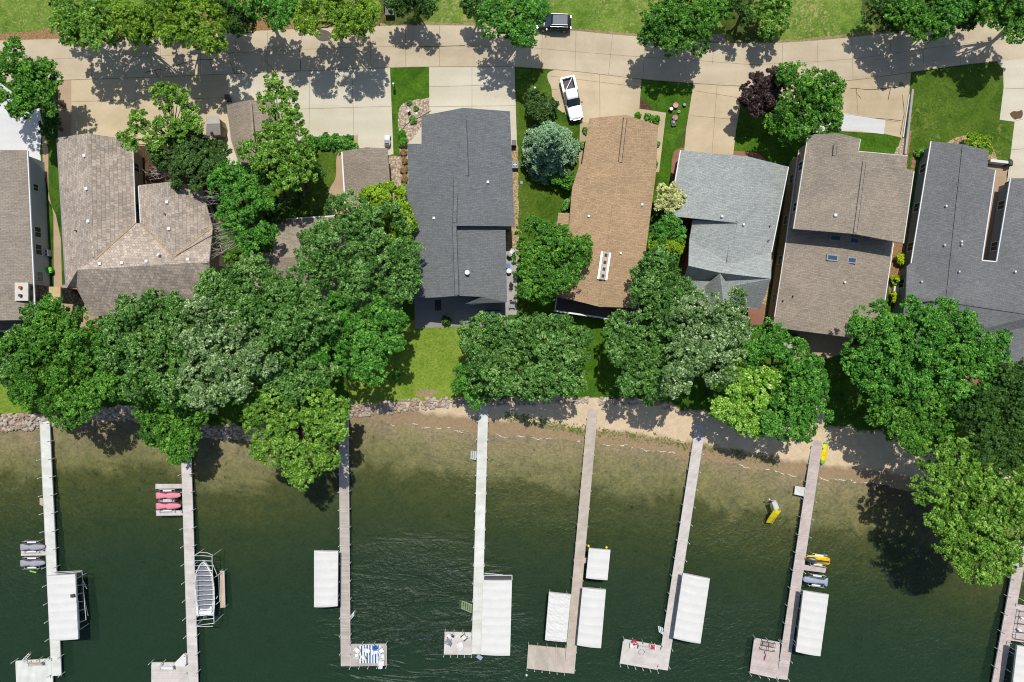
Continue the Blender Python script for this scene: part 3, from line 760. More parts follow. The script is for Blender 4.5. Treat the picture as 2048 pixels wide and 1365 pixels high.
def on_plane(pts, r0, r1, zr, m, zmin=1.0):
    """give each pixel point the height of a roof plane falling away from the ridge r0-r1"""
    a = G(r0[0], r0[1], zr); b = G(r1[0], r1[1], zr); d = (b-a); d.z = 0; d.normalize(); out = []
    for px, py in pts:
        z = zr-1
        for _ in range(6):
            p = G(px, py, z); q = p-a; z = max(zmin, zr-m*abs(q.x*d.y-q.y*d.x))
        out.append((px, py, z))
    return out
def house(name, label, at): return thing(name, label, 'house', (G(at[0], at[1]).x, G(at[0], at[1]).y, 0))
def ridge(root, roof_, L, wd=0.34, mat=None, name='ridge_cap', vented=False):
    L2 = [L[0]]
    for u, v in zip(L[:-1], L[1:]):
        k = 6 if vented else 1
        L2 += [(u[0]+(v[0]-u[0])*i/k, u[1]+(v[1]-u[1])*i/k) for i in range(1, k+1)]
    mb = MB(); P = [roof_.at(a, b) for a, b in L2]
    for a, b in zip(P[:-1], P[1:]):
        mb.beam(a+Vector((0, 0, .06)), b+Vector((0, 0, .06)), wd, .1)
        if vented:
            mb.cm = 1; d = (b-a).normalized(); n_ = Vector((-d.y, d.x, 0))*(wd/2+.035)
            for sg in (-1, 1): mb.beam(a+n_*sg+Vector((0, 0, .03)), b+n_*sg+Vector((0, 0, .03)), .09, .06)
            mb.cm = 0
    mb.build(name, [mat, M['ventdark']] if vented else mat, root)
def gutter(root, L, mat=None, wd=.13):
    mb = MB(); P = [G(*v) for v in L]
    for a, b in zip(P[:-1], P[1:]): mb.beam(a+Vector((0, 0, -.06)), b+Vector((0, 0, -.06)), wd, .16)
    mb.build('gutter', mat or M['white'], root)
def vent(root, roof_, px, py, sz=.32, mat=None, pipe=False):
    p = roof_.at(px, py); mb = MB()
    if pipe: mb.tube([p-Vector((0, 0, .1)), p+Vector((0, 0, .35))], sz/2, 8)
    else:
        mb.box(p+Vector((0, 0, .08)), (sz*.8, sz*.8, .2)); mb.box(p+Vector((0, 0, .2)), (sz, sz, .06))
    mb.build('roof_vent', mat or M['white'], root)

# House 1 far left
hA = house('house', 'leftmost house with taupe shingle roof cut by the left edge of the photo', (0, 470))
rA = Roof([[(-160,301,3.9),(-70,299,6.4),(-60,642,6.4),(-160,640,3.9)], [(-70,299,6.4),(54,301,3.9),(70,640,3.9),(-60,642,6.4)]])
rA.build(hA, M['taupe2'], M['wall_w'], windows=False)
gutter(hA, [(55,302,3.9),(71,640,3.9)])
for (px, py, wd_, ht_, g_) in ((77,376,.8,.9,'glass'),(78,465,1.3,1.1,'glass'),(80,500,1.3,1.1,'glass'),(86,554,1.2,1.0,'blueglass')):
    p = G(px, py, 1.9); xw = p.x
    # wall plane runs from the inset eave: find it
    e0, e1 = G(54,301,3.9), G(70,640,3.9); t = (p.y-e0.y)/(e1.y-e0.y); xw = e0.x+(e1.x-e0.x)*t-0.45
    ang_ = atan2(e1.y-e0.y, e1.x-e0.x)+pi
    win(hA, (xw, p.y, 2.0), ang_, Vector((1, 0.047, 0)).normalized(), wd_, ht_, g_)
ch = MB(); c0 = G(107,574,0); ch.box((c0.x-.75, c0.y-1.0, 2.35), (1.5, 2.0, 4.7)); cho = ch.build('chimney', M['stone'], hA)
ch = MB(); ch.box((c0.x-.75, c0.y-1.0, 4.8), (1.7, 2.3, .22)); ch.build('chimney_cap', M['cap'], cho)
for dy in (-.5, .5):
    ch = MB(); ch.tube([(c0.x-.75, c0.y-1.0+dy, 4.9), (c0.x-.75, c0.y-1.0+dy, 5.25)], .19, 10); ch.build('flue', M['terracotta'] if dy > 0 else M['dark'], cho)
dk = MB()
for i in range(12): q0 = G(-60, 640+i*2.1, 1.2); q1 = G(72, 640+i*2.1, 1.2); dk.beam(q0, q1, .13, .05)
dk.build('deck', M['deckdark'], hA)
dk = MB(); dk.beam(G(-60,664,2.2), G(72,661,2.2), .1, .07)
for i in range(8): q = G(-40+i*16, 663, 1.2); dk.box((q.x, q.y, 1.7), (.07, .07, 1.0))
dk.build('railing', M['trim'], hA)

# House 2 shake roof
hB = house('house', 'cedar shake roofed house with crossing gables and tan stone chimney', (250, 480))
E_, R_ = 3.1, 6.2
a=(115,276,E_); b=(175,267,6.5); c=(265,281,E_); d=(271,447,E_); e=(189,521,6.6); o_=(155,540,7.0); p_=(153,577,E_); n_=(133,578,E_)
f=(277,371,E_); g=(340,364,6.0); h=(402,372,E_); i_=(281,447,E_); j=(347,515,6.2); k_=(425,455,E_); q_=(418,524,7.0); m_=(432,622,E_); l_=(182,633,E_)
rB = Roof([[a,b,e,o_,p_,n_],[b,c,d,e],[e,d,i_,j,k_,q_,o_],[f,g,j,i_],[g,h,k_,j],[o_,q_,m_,l_],[o_,l_,p_]])
rB.build(hB, [M['shake'], M['shake_l']], M['wall_t'], fmat=[1,1,0,1,1,0,0], garage=True)
gutter(hB, [(265,283,E_),(271,446,E_)]); gutter(hB, [(277,373,E_),(281,446,E_)]); gutter(hB, [(114,277,E_),(132,577,E_)], M['grey'])
ridge(hB, rB, [(175.5,268),(188,515)], .3, M['shake']); ridge(hB, rB, [(340,366),(346,510)], .3, M['shake']); ridge(hB, rB, [(158,540),(416,524.5)], .3, M['shake'])
ridge(hB, rB, [(190,520.5),(270.5,447.5)], .16, M['walk'], 'valley_flashing'); ridge(hB, rB, [(281.5,447.5),(346,514)], .16, M['walk'], 'valley_flashing'); ridge(hB, rB, [(348,514),(422,457)], .16, M['walk'], 'valley_flashing')
for px, py in ((170,312),(174,378),(178,443),(201,528),(245,526),(294,523),(377,519),(335,405),(339,458),(318,511)): vent(hB, rB, px, py, .36)
vent(hB, rB, 153, 462, .2, M['dark'], True); vent(hB, rB, 331, 429, .2, M['dark'], True); vent(hB, rB, 321, 513, .3, M['dark'])
c0 = G(170, 581, 0); ch = MB(); ch.box((c0.x-.7, c0.y-.95, 2.4), (1.3, 1.9, 4.8)); cho = ch.build('chimney', M['stone'], hB)
ch = MB(); ch.box((c0.x-.7, c0.y-.95, 4.9), (1.45, 2.05, .2)); ch.build('chimney_cap', M['captan'], cho)
ch = MB(); ch.tube([(c0.x-.7, c0.y-1.3, 5.0), (c0.x-.7, c0.y-1.3, 5.3)], .2, 10); ch.build('flue', M['metal'], cho)

# garage with long drive, shed, second garage and the tree covered house
gC = thing('garage', 'detached garage with taupe gable roof half hidden by a tall loose tree', 'garage', G(505, 262))
rC = Roof([[(453,210,2.9),(501,200,4.3),(512,327,4.3),(476,324,2.9),(462,280,2.9)], [(501,200,4.3),(552,206,2.9),(560,322,2.9),(512,327,4.3)]])
rC.build(gC, M['taupe'], M['wall_t'], garage=True)
ridge(gC, rC, [(501.5,201),(511,326)], .28, M['taupe'])
gS = thing('garden_shed', 'small shed with pale gambrel roof beside the detached garage', 'shed', G(430, 254))
rS = Roof([[(412,233,2.6),(437,232,2.6),(440,247,2.9),(413,248,2.9)],[(413,248,2.9),(440,247,2.9),(441,270,2.0),(412,272,2.0)]])
rS.build(gS, M['greypave'], M['wall_t'], windows=False, inset=.2, thick=.1)
gC2 = thing('garage', 'narrow taupe roofed garage with white gutter beside the curved paver walk', 'garage', G(730, 350))
rC2 = Roof([[(684,303,2.9),(733,295,4.1),(740,412,4.1),(691,416,2.9)],[(733,295,4.1),(775,297,2.9),(783,408,2.9),(740,412,4.1)]])
rC2.build(gC2, M['taupe'], M['wall_t'], garage=True)
gutter(gC2, [(684,304,2.9),(691,416,2.9)], wd=.2)
hC = house('house', 'low grey brown house almost buried under tree crowns', (660, 510))
rHC = Roof([[(548,440,3.0),(670,432,3.0),(800,424,3.0),(806,505,4.8),(545,517,4.8)],[(545,517,4.8),(806,505,4.8),(800,592,3.0),(545,600,3.0)]])
rHC.build(hC, M['taupe'], M['wall_t'])
rHC2 = Roof([[(486,508,2.6),(552,505,3.4),(552,600,3.4),(486,602,2.6)]]); rHC2.build(hC, M['taupe'], M['wall_t'], name='wing_roof')
gutter(hC, [(546,440,3.0),(670,432,3.0)]); gutter(hC, [(712,597,3.0),(765,594,3.0)])

# House 3 slate
hD = house('house', 'slate grey roofed house behind the pale drive with stepped ridge vents', (920, 430))
rD1 = Roof([on_plane([(927,216),(843,232),(843,288),(815,288),(817,367),(811,370),(828,598),(915,592),(910,452)], (927,216), (910,592), 7.5, .34),
            on_plane([(927,216),(910,452),(1029,453),(1020,223)], (927,216), (910,592), 7.5, .34)])
rD2 = Roof([[(905,452,6.6),(1011,455,4.7),(1014,605,4.7),(930,608,5.2),(965,594,5.6),(917,592,6.6)]])
rD1.build(hD, M['slate'], M['wall_g'], garage=True, two=True, fascia=M['dark'], inset=.4); rD2.build(hD, M['slate'], M['wall_g'], name='lower_roof', fascia=M['dark'], windows=False)
ridge(hD, rD1, [(928,218),(933.5,352)], .42, M['slate'], 'ridge_cap', True); ridge(hD, rD1, [(912,358),(909.5,446)], .42, M['slate'], 'ridge_cap', True); ridge(hD, rD1, [(909,452),(914,590)], .42, M['slate'], 'ridge_cap', True)
for px, py in ((976,365),(868,437)): vent(hD, rD1, px, py, .3)
p = rD2.at(935, 546); mb = MB(); mb.tube([p, p+Vector((0, 0, .5))], .22, 12); mb.tube([p+Vector((0, 0, .5)), p+Vector((0, 0, .62))], .3, 12); mb.build('roof_vent', M['white'], hD)

# House 4 brown
hE = house('house', 'house with long tan brown roof and a row of ridge skylights', (1220, 430))
eR = ((1251,230), (1199,614), 5.9, .3)
rE = Roof([on_plane([(1179,237),(1251,230),(1199,614),(1112,592),(1120,455),(1138,452),(1144,378),(1158,332),(1164,328)], *eR),
           on_plane([(1251,230),(1316,251),(1312,346),(1292,500),(1272,616),(1199,614)], *eR)])
rE.build(hE, M['brown'], M['wall_t'], garage=True, fascia=M['brown'])
rE2 = Roof([[(1117,426,3.2),(1146,427,3.6),(1140,600,3.6),(1095,591,3.2)]]); rE2.build(hE, M['brown'], M['wall_t'], name='side_roof', windows=False, fascia=M['brown'])
ridge(hE, rE, [(1250.5,236),(1240,325)], .35, M['brown'], 'ridge_cap', True); ridge(hE, rE, [(1238,335),(1200,610)], .24, M['brown'])
for px, py in ((1177,433),(1284,410),(1241,507)): vent(hE, rE, px, py, .26)
p0 = rE.at(1212,505); p1 = rE.at(1204,560); dv = (p1-p0).normalized(); an = atan2(dv.y, dv.x)
mb = MB(); mb.beam(p0+Vector((0,0,.05)), p1+Vector((0,0,.05)), 1.25, .16); sk = mb.build('skylight', M['metal'], hE)
mb = MB(); mb.beam(p0+Vector((0,0,.25)), p1+Vector((0,0,.25)), .75, .3); mb.build('kerb', M['wood_tan'], sk)
for t in (.12, .38, .62, .87):
    mb = MB(); q = p0.lerp(p1, t)+Vector((0,0,.42)); mb.box(q, (.38, .34, .06), an); mb.build('pane', M['carglass'], sk)
dk = MB()
for i in range(20):
    t = i/19; dk.beam(G(1114+0*t, 590+t*33, 1.6), G(1282-8*t, 600+t*44, 1.6), .16, .05)
dk.build('deck', M['deckdark'], hE)
dk = MB(); dk.beam(G(1114,592,2.6), G(1110,622,2.6), .12, .07); dk.beam(G(1110,622,2.6), G(1272,646,2.6), .2, .07); dk.beam(G(1279,604,2.6), G(1272,646,2.6), .12, .07)
for i in range(11): q = G(1110+i*16.2, 622+i*2.4, 1.6); dk.box((q.x, q.y, 2.1), (.1, .1, 1.05)); dk.box((q.x, q.y, .8), (.14, .14, 1.6))
dk.build('railing', M['white'], hE)

# House 5 light grey
hF = house('house', 'light grey roofed house with crossing ridges and dark red walls', (1460, 460))
zE, zR = 4.2, 6.9
rF1 = Roof([[(1361,301,zE),(1494,313,zR),(1474,446,zR),(1338,432,zE)], [(1494,313,zR),(1577,334,zE),(1543,505,zE),(1460,529,6.7),(1474,446,zR)]])
rF1.build(hF, M['lgrey'], M['wall_r'], garage=True)
rF2 = Roof([[(1386,440,4.0),(1473.5,446,6.75),(1460,529,6.7),(1379,479,4.0)],[(1379,479,4.0),(1460,529,6.7),(1440,546,7.2),(1377,532,7.2)],[(1460,529,6.7),(1543,505,zE),(1542,558,7.2),(1440,546,7.2)],
            [(1377,532,7.2),(1440,546,7.2),(1542,558,7.2),(1520,619,3.6),(1462,612,3.6),(1367,592,3.6),(1367,561,4.2)]])
rF2.build(hF, M['lgrey'], M['wall_r'], name='lower_roof', windows=False)
rF3 = Roof([[(1440,547,7.22),(1405,577,4.3),(1395,650,4.3),(1452,650,7.2)],[(1440,547,7.22),(1452,650,7.2),(1492,650,4.9),(1461,576,5.3)]])
rF3.build(hF, M['lgrey'], M['wall_r'], name='porch_roof', windows=False)
gutter(hF, [(1577,334,zE),(1543,505,zE)]); gutter(hF, [(1361,301,zE),(1347,380,zE)]); gutter(hF, [(1386,441,3.6),(1379,479,3.7)])
ridge(hF, rF1, [(1494,315),(1474,444)], .3, M['lgrey'])
for px, py in ((1443,434),(1486,450)): vent(hF, rF1, px, py, .28, None, True)
for px, py in ((1539,453),(1536,482)): vent(hF, rF1, px, py, .18, M['dark'], True)

# House 6 two level taupe
hG = house('house', 'two level taupe roofed house with blue skylights in its lower roof', (1690, 460))
g1 = ((1675,267), (1709,468), 7.9, .2); g2 = ((1700,300), (1668,671), 4.9, .17)
g1 = ((1689,267), (1709,468), 7.9, .2)
rG1 = Roof([on_plane([(1615,275),(1629,269),(1675,267),(1689,270),(1709,468),(1587,458)], *g1),
            on_plane([(1689,270),(1721,278),(1716,302),(1815,312),(1812,337),(1828,343),(1807,487),(1709,468)], *g1)])
rG2 = Roof([on_plane([(1598,300),(1700,300),(1668,671),(1546,655),(1549,634),(1573,476)], *g2),
            on_plane([(1700,300),(1805,320),(1787,485),(1768,615),(1760,682),(1697,675),(1668,671)], *g2)])
rG1.build(hG, M['taupe'], M['wall_t'], garage=False, zb=3.6, name='upper_roof', wz=1.2, inset=.55); rG2.build(hG, M['taupe'], M['wall_t'], name='lower_roof')
ridge(hG, rG1, [(1672,270),(1668,312)], .34, M['taupe'], 'ridge_cap', True); ridge(hG, rG1, [(1728,324),(1709.5,466)], .34, M['taupe'], 'ridge_cap', True)
for L_, g_, mm_, w__ in (([(1615,276),(1587,458)], g1, 'trim', .1), ([(1828,343),(1807,487)], g1, 'trim', .1), ([(1787,487),(1768,614)], g2, 'white', .1), ([(1598,300),(1573,476),(1549,634)], g2, 'trim', .1), ([(1716,303),(1815,312)], g1, 'trim', .08), ([(1721,279),(1717,301)], g1, 'trim', .08)):
    gutter(hG, on_plane(L_, *g_), M[mm_], w__)
for px, py, wd_ in ((1664,516,1.1),(1703,521,.85),(1670,477,1.1),(1708,482,.85)):
    q = rG2.at(px, py); mb = MB(); mb.box(q+Vector((0,0,.08)), (wd_+.3, .8, .18), radians(-8), 0, radians(-4)); sk = mb.build('skylight', M['grey'], hG)
    mb = MB(); mb.box(q+Vector((0,0,.16)), (wd_, .5, .06), radians(-8), 0, radians(-4)); mb.build('pane', M['blueglass'], sk)
vent(hG, rG1, 1670, 431, .34); vent(hG, rG2, 1688, 565, .28, None, True)
for px, py in ((1585,593),(1565,602)): vent(hG, rG2, px, py, .18, M['dark'], True)

# House 7 dark grey right
hH = house('house', 'charcoal roofed house at the right edge with a narrow paved court', (1900, 480))
hr = ((1926,289), (1892,603), 3.3, .14)
W1, W2, W3 = on_plane([(1862,283),(1822,527),(1926,289)], *hr)
e1, e2, e3, e4 = on_plane([(1978,301),(1975,337),(1991,341),(1964,521)], *hr)
ap = (1892,603,3.3)
rH = Roof([[W1,W3,ap,W2],
           [W2,ap,(1812,593,3.3),(1814,534,W2[2])],
           [W3,e1,e2,e3,e4,ap],
           [ap,e4,(1993,524,e4[2]),(2075,631,3.3)],
           [(2021,357,e4[2]),(2090,357,3.3),(2075,631,3.3),(1993,524,e4[2])],
           [(2090,357,3.3),(2150,360,2.4),(2140,640,2.4),(2075,631,3.3)],
           [(1812,593,3.3),ap,(2075,631,3.3),(2140,640,2.4),(2130,745,2.2),(1796,700,2.2)]])
rH.build(hH, M['dgrey'], M['wall_g'], garage=False, wz=1.15)
gutter(hH, [W1, W2]); gutter(hH, [e3, e4, (1993,524,e4[2]), (2021,357,e4[2])])
ridge(hH, rH, [(1926,291),(1893,598)], .26, M['dgrey']); ridge(hH, rH, [(1815,593.5),(1892,603),(2070,630)], .26, M['dgrey'])
for px, py, m__ in ((1890,413,None),(1887,491,M['metal']),(1921,490,M['metal']),(1921,484,None),(1916,544,M['metal']),(1841,564,M['metal']),(2028,544,None)): vent(hH, rH, px, py, .26, m__, True)
# gate wall in front of court
gw = thing('garden_wall', 'low pale wall with dark gate posts closing the paved court', 'wall', G(1996,324))
mb = MB(); mb.beam(G(1976,323,.5), G(2012,327,.5), .35, 1.0); mb.build('wall_body', M['trim'], gw)
mb = MB(); mb.box(G(2016,328,.6), (.45, .5, 1.2)); mb.build('post', M['dark'], gw)
rw_ = thing('retaining_wall', 'thin stone retaining wall along the right edge of the beige drive', 'wall', G(1815,245))
mb = MB(); mb.beam(G(1824,180,.25), G(1812,285,.25), .28, .5); mb.beam(G(1812,285,.25), G(1809,310,.25), .28, .5); mb.build('wall_body', M['greypave'], rw_)
mb = MB(); mb.beam(G(1818,190,.1), G(1806,275,.1), .12, .2); mb.build('kerb', M['trim'], rw_)

# ---------------------------------------------------------------- trees
TREES = []
def rand_dirs(r, n, zmin=-0.3):
    z = r.uniform(zmin, 1, n); t = r.uniform(0, 2*pi, n); q = np.sqrt(np.maximum(1-z*z, 0))
    return np.stack([q*np.cos(t), q*np.sin(t), z], 1)
def leaf_quads(r, C, Nm, L, W):
    n = len(C); rnd = r.normal(size=(n, 3)); T = np.cross(Nm, rnd); T /= np.linalg.norm(T, axis=1, keepdims=True)+1e-9
    B = np.cross(Nm, T); l = (L*r.uniform(.7, 1.3, n))[:, None]/2; w_ = (W*r.uniform(.7, 1.3, n))[:, None]/2
    dr = Nm*(l*0.35)
    V = np.stack([C-T*l-dr, C-B*w_, C+T*l-dr, C+B*w_], 1).reshape(-1, 3)
    return V
STY = {
 # mat, lobe radius, leaf length, width, coverage, flatness, clump spread, gap
 'maple': dict(mat=leaf('maple_leaves', (.014,.053,.005,1), (.092,.285,.020,1), (.26,.52,.06,1)), lr=.95, L=.215, W=.165, cov=1.5, fz=.8),
 'oak': dict(mat=leaf('oak_leaves', (.014,.050,.007,1), (.105,.28,.036,1), (.38,.58,.19,1)), lr=1.0, L=.21, W=.16, cov=1.5, fz=.8),
 'pale': dict(mat=leaf('pale_leaves', (.028,.075,.014,1), (.18,.33,.085,1), (.66,.76,.48,1)), lr=.9, L=.21, W=.165, cov=1.55, fz=.8),
 'bright': dict(mat=leaf('bright_leaves', (.016,.065,.006,1), (.09,.32,.026,1), (.27,.56,.09,1)), lr=.9, L=.215, W=.165, cov=1.45, fz=.75),
 'light': dict(mat=leaf('light_leaves', (.03,.09,.007,1), (.17,.37,.03,1), (.44,.65,.13,1)), lr=.8, L=.225, W=.165, cov=1.45, fz=.7),
 'willow': dict(mat=leaf('willow_leaves', (.04,.10,.007,1), (.20,.37,.02,1), (.42,.60,.06,1)), lr=.85, L=.23, W=.14, cov=1.6, fz=.75),
 'lime': dict(mat=leaf('lime_leaves', (.07,.16,.006,1), (.25,.43,.012,1), (.46,.63,.04,1)), lr=.7, L=.27, W=.2, cov=1.5, fz=.8),
 'flower': dict(mat=leaf('flowering_leaves', (.07,.18,.01,1), (.27,.55,.03,1), (.72,.85,.36,1)), lr=.75, L=.24, W=.18, cov=1.6, fz=.8),
 'cream': dict(mat=leaf('cream_flowers', (.16,.22,.04,1), (.62,.62,.27,1), (.9,.86,.5,1)), lr=.45, L=.24, W=.19, cov=1.6, fz=.8, cr=.2),
 'purple': dict(mat=leaf('purple_leaves', (.014,.009,.008,1), (.06,.034,.030,1), (.13,.08,.075,1), trans=.12), lr=.75, L=.3, W=.23, cov=1.5, fz=.75),
 'juniper': dict(mat=leaf('juniper_needles', (.014,.042,.006,1), (.06,.14,.02,1), (.13,.24,.04,1), trans=.1), lr=.8, L=.3, W=.12, cov=1.9, fz=.8),
 'dark': dict(mat=leaf('dark_leaves', (.010,.036,.005,1), (.05,.14,.014,1), (.12,.25,.035,1)), lr=.95, L=.21, W=.16, cov=1.5, fz=.8),
 'spruce': dict(mat=leaf('spruce_needles', (.03,.08,.035,1), (.17,.31,.15,1), (.34,.50,.27,1), trans=.08), lr=.5, L=.3, W=.13, cov=1.6, fz=1.2),
 'globe': dict(mat=leaf('globe_leaves', (.04,.15,.008,1), (.12,.36,.015,1)), lr=.25, L=.14, W=.1, cov=2.2, fz=.9, cr=.12),
 'yellow': dict(mat=leaf('yellow_leaves', (.2,.3,.005,1), (.55,.66,.02,1)), lr=.28, L=.18, W=.12, cov=2.0, fz=.9, cr=.13),
 'straw': dict(mat=leaf('straw_grass', (.22,.13,.05,1), (.5,.33,.15,1)), lr=.25, L=.3, W=.05, cov=1.8, fz=.7, cr=.14),
 'hosta': dict(mat=leaf('hosta_leaves', (.07,.2,.03,1), (.18,.42,.06,1), (.42,.6,.3,1)), lr=.3, L=.24, W=.17, cov=1.7, fz=.6, cr=.15),
}
def crown_mesh(name, blobs, style, seed, dens=1.0, lobe=1.0):
    S = STY[style]; r = np.random.default_rng(seed)
    VV = []; TT = []
    for (c, R) in blobs:
        c = np.array(c); lr0 = min(S['lr']*lobe, R*0.6)
        n = int(2.05*(R/lr0)**2*dens)+4
        D = rand_dirs(r, n, -0.35); rr = np.where(r.random(n) < 0.74, r.uniform(.78, 1.06, n), r.uniform(.3, .75, n))
        LC = c + D*((R-lr0*.55)*rr)[:, None]*np.array([1, 1, S['fz']])
        LR = lr0*r.uniform(.6, 1.3, n); LT = r.uniform(0, 1, n)
        for q in range(n):
            K = max(4, int(13*(LR[q]/1.0)**2/(S.get('cr', .235)/.27)**2*S['cov']/1.5)); cr = S.get('cr', .235)*r.uniform(.7, 1.35, K)
            out = LC[q]-c; out = out/(np.linalg.norm(out)+1e-6)
            sd = rand_dirs(r, K, -0.1) + out*.35; sd /= np.linalg.norm(sd, axis=1, keepdims=True)
            cc = sd*LR[q]*r.uniform(.7, 1.05, (K, 1))*np.array([1, 1, .75])
            m1 = int(S.get('nl', 25)); m = K*m1; ci = np.repeat(np.arange(K), m1)
            dd = rand_dirs(r, m, -0.25)
            pos = cc[ci] + dd*cr[ci][:, None]*r.uniform(.55, 1.1, (m, 1))*np.array([1, 1, .6])
            nm = dd*.5 + sd[ci]*.25 + np.array([0, 0, .5]) + r.normal(size=(m, 3))*.5
            nm /= np.linalg.norm(nm, axis=1, keepdims=True)
            VV.append(leaf_quads(r, LC[q]+pos, nm, S['L'], S['W']))
            ct = r.uniform(0, 1, K)
            TT.append(np.clip(.4*LT[q]+.6*ct[ci], 0, 1))
    V = np.concatenate(VV); T = np.concatenate(TT)
    F = np.arange(len(V)).reshape(-1, 4)
    return V, F, T
def add_crown(root, blobs, style, seed, dens=1.0, name='crown', lobe=1.0):
    V, F, T = crown_mesh(name, blobs, style, seed, dens, lobe)
    off = np.array(root.location); o = mesh_np(name, V-off, F, STY[style]['mat'], {'tint': ('FACE', T)})
    o.parent = root; return o
def limbs(root, base, blobs, seed, r0=.28, mat='bark', twigs=3, name='trunk'):
    rnd = random.Random(seed); mb = MB(); b = Vector(base)
    cen = sum((Vector(c) for c, R in blobs), Vector((0, 0, 0)))/len(blobs)
    fork = b.lerp(Vector((cen.x, cen.y, cen.z)), 0.35); fork.z = max(1.2, cen.z*.35)
    mb.tube([b-Vector((0, 0, .3)), b.lerp(fork, .5)+Vector((rnd.uniform(-.1, .1), rnd.uniform(-.1, .1), 0)), fork], [r0*1.25, r0, r0*.85], 7)
    for c, R in blobs:
        c = Vector(c)
        for k in range(twigs):
            t = c+Vector((rnd.uniform(-.55, .55)*R, rnd.uniform(-.55, .55)*R, rnd.uniform(.0, .4)*R))
            m1 = fork.lerp(t, .5)+Vector((rnd.uniform(-.3, .3), rnd.uniform(-.3, .3), -.3))
            mb.tube([fork, m1, t], [r0*.6, r0*.35, r0*.1], 5)
    return mb.build(name, M[mat], root)
def py_top(B): return max(b_[1] for b_ in B) < 90
def tree(name, label, px_blobs, ztop, style, seed, dens=1.0, group=None, base=None, r0=.26, cat='tree', lobe=1.0, extra=None, twigs=3):
    B = []; tp = py_top(px_blobs)
    for b_ in px_blobs:
        px, py, rp = b_[:3]; rp *= 1.12 if tp else 1.05; py += 5 if tp else 0; zt = ztop + (b_[3] if len(b_) > 3 else 0)
        R = rp/SP*(HC-zt)/HC; zc = max(zt - R*.75, R*.5+.2); c = G(px, py, zc); R = rp/SP*(HC-zc)/HC
        B.append((tuple(c), R))
    if base is None and py_top(px_blobs): base = (sum(b_[0] for b_ in px_blobs)/len(px_blobs), min(66, max(b_[1] for b_ in px_blobs)))
    if base: bs = G(base[0], base[1], 0)
    else:
        s_ = sum(R for c, R in B); bs = Vector((sum(c[0]*R for c, R in B)/s_, sum(c[1]*R for c, R in B)/s_, 0))
    bs.z = min(0.0, float(height(np.array(bs.x), np.array(bs.y))))
    root = thing(name, label, cat, bs, group)
    limbs(root, bs, B, seed, r0, twigs=twigs)
    add_crown(root, B, style, seed, dens, lobe=lobe)
    return root

Gt = 'broadleaf trees around the houses and shore'
t = tree
# top strip
t('maple_tree','dense dark green maple by the left edge between road and white drive',[(30,125,42),(62,160,48),(22,180,46),(75,205,40),(88,160,34),(50,215,28)],9,'maple',11)
t('willow_tree','large yellow green tree above the road, left part of the top row',[(165,20,52),(150,45,34),(215,40,40),(190,65,24)],10,'light',12)
t('willow_tree','loose green tree overhanging the road second in the top row',[(265,25,48),(300,50,38),(265,65,30)],10,'willow',13,.9)
t('willow_tree','lime tinted tree drooping over the road in the top row',[(350,15,50),(400,35,45),(380,60,38),(425,75,28),(340,65,24)],11,'willow',14)
t('dark_tree','dark understory tree between the two lime tinted trees of the top row',[(460,20,34),(478,45,24)],7,'dark',15)
t('maple_tree','deep green maple with a lobe hanging toward the road left of the oily stain',[(540,5,38),(500,2,26),(562,38,20),(572,20,22)],9,'bright',16)
t('willow_tree','yellow green tree in the top row directly left of the dark thicket',[(640,15,42),(700,10,48),(725,35,34),(620,45,24),(690,50,30)],10,'willow',17)
t('dark_tree','shaded thicket tree over the parked trailer at the top edge',[(800,-8,30),(835,2,24),(855,5,18)],6,'dark',18,.8)
t('dark_tree','dark shrubby tree left of the bright maple by the black car',[(950,12,22),(965,25,18)],5,'dark',19)
t('maple_tree','bright green maple whose lower lobe overhangs the road beside the black car',[(1020,15,46),(985,35,26),(1055,35,34),(1048,66,26),(1078,25,22)],9,'bright',20)
t('maple_tree','round deep green maple standing on the verge right of the black car',[(1345,30,58),(1330,65,42),(1380,70,38),(1310,50,32),(1390,30,34)],8,'maple',21)
t('dark_tree','small dark tree just right of the round verge maple',[(1432,15,24),(1445,28,16)],5,'maple',22)
t('dark_tree','dark narrow tree left of the pale yellow green bush of the top row',[(1480,5,22),(1488,28,14)],6,'dark',23,.7)
t('willow_tree','pale yellow green tree above the middle right bend of the road',[(1530,25,34),(1545,50,22),(1550,10,26)],5,'light',24)
t('dark_tree','dark green tree at the top edge where its tip dips over the road',[(1830,15,44),(1842,48,28),(1805,20,26)],8,'maple',25)
t('maple_tree','mid green tree in the upper right corner group, left of the corner tree',[(1885,20,42),(1905,5,36)],9,'bright',26)
t('dark_tree','dark shaded crowns filling the top edge left of the green corner tree',[(1760,5,30),(1780,30,24),(1940,8,30),(1920,30,22)],6,'dark',28)
t('maple_tree','green corner tree at the top right of the photo',[(1985,20,36),(2030,30,34),(2030,60,22),(1960,0,30),(2060,10,36)],9,'maple',27)
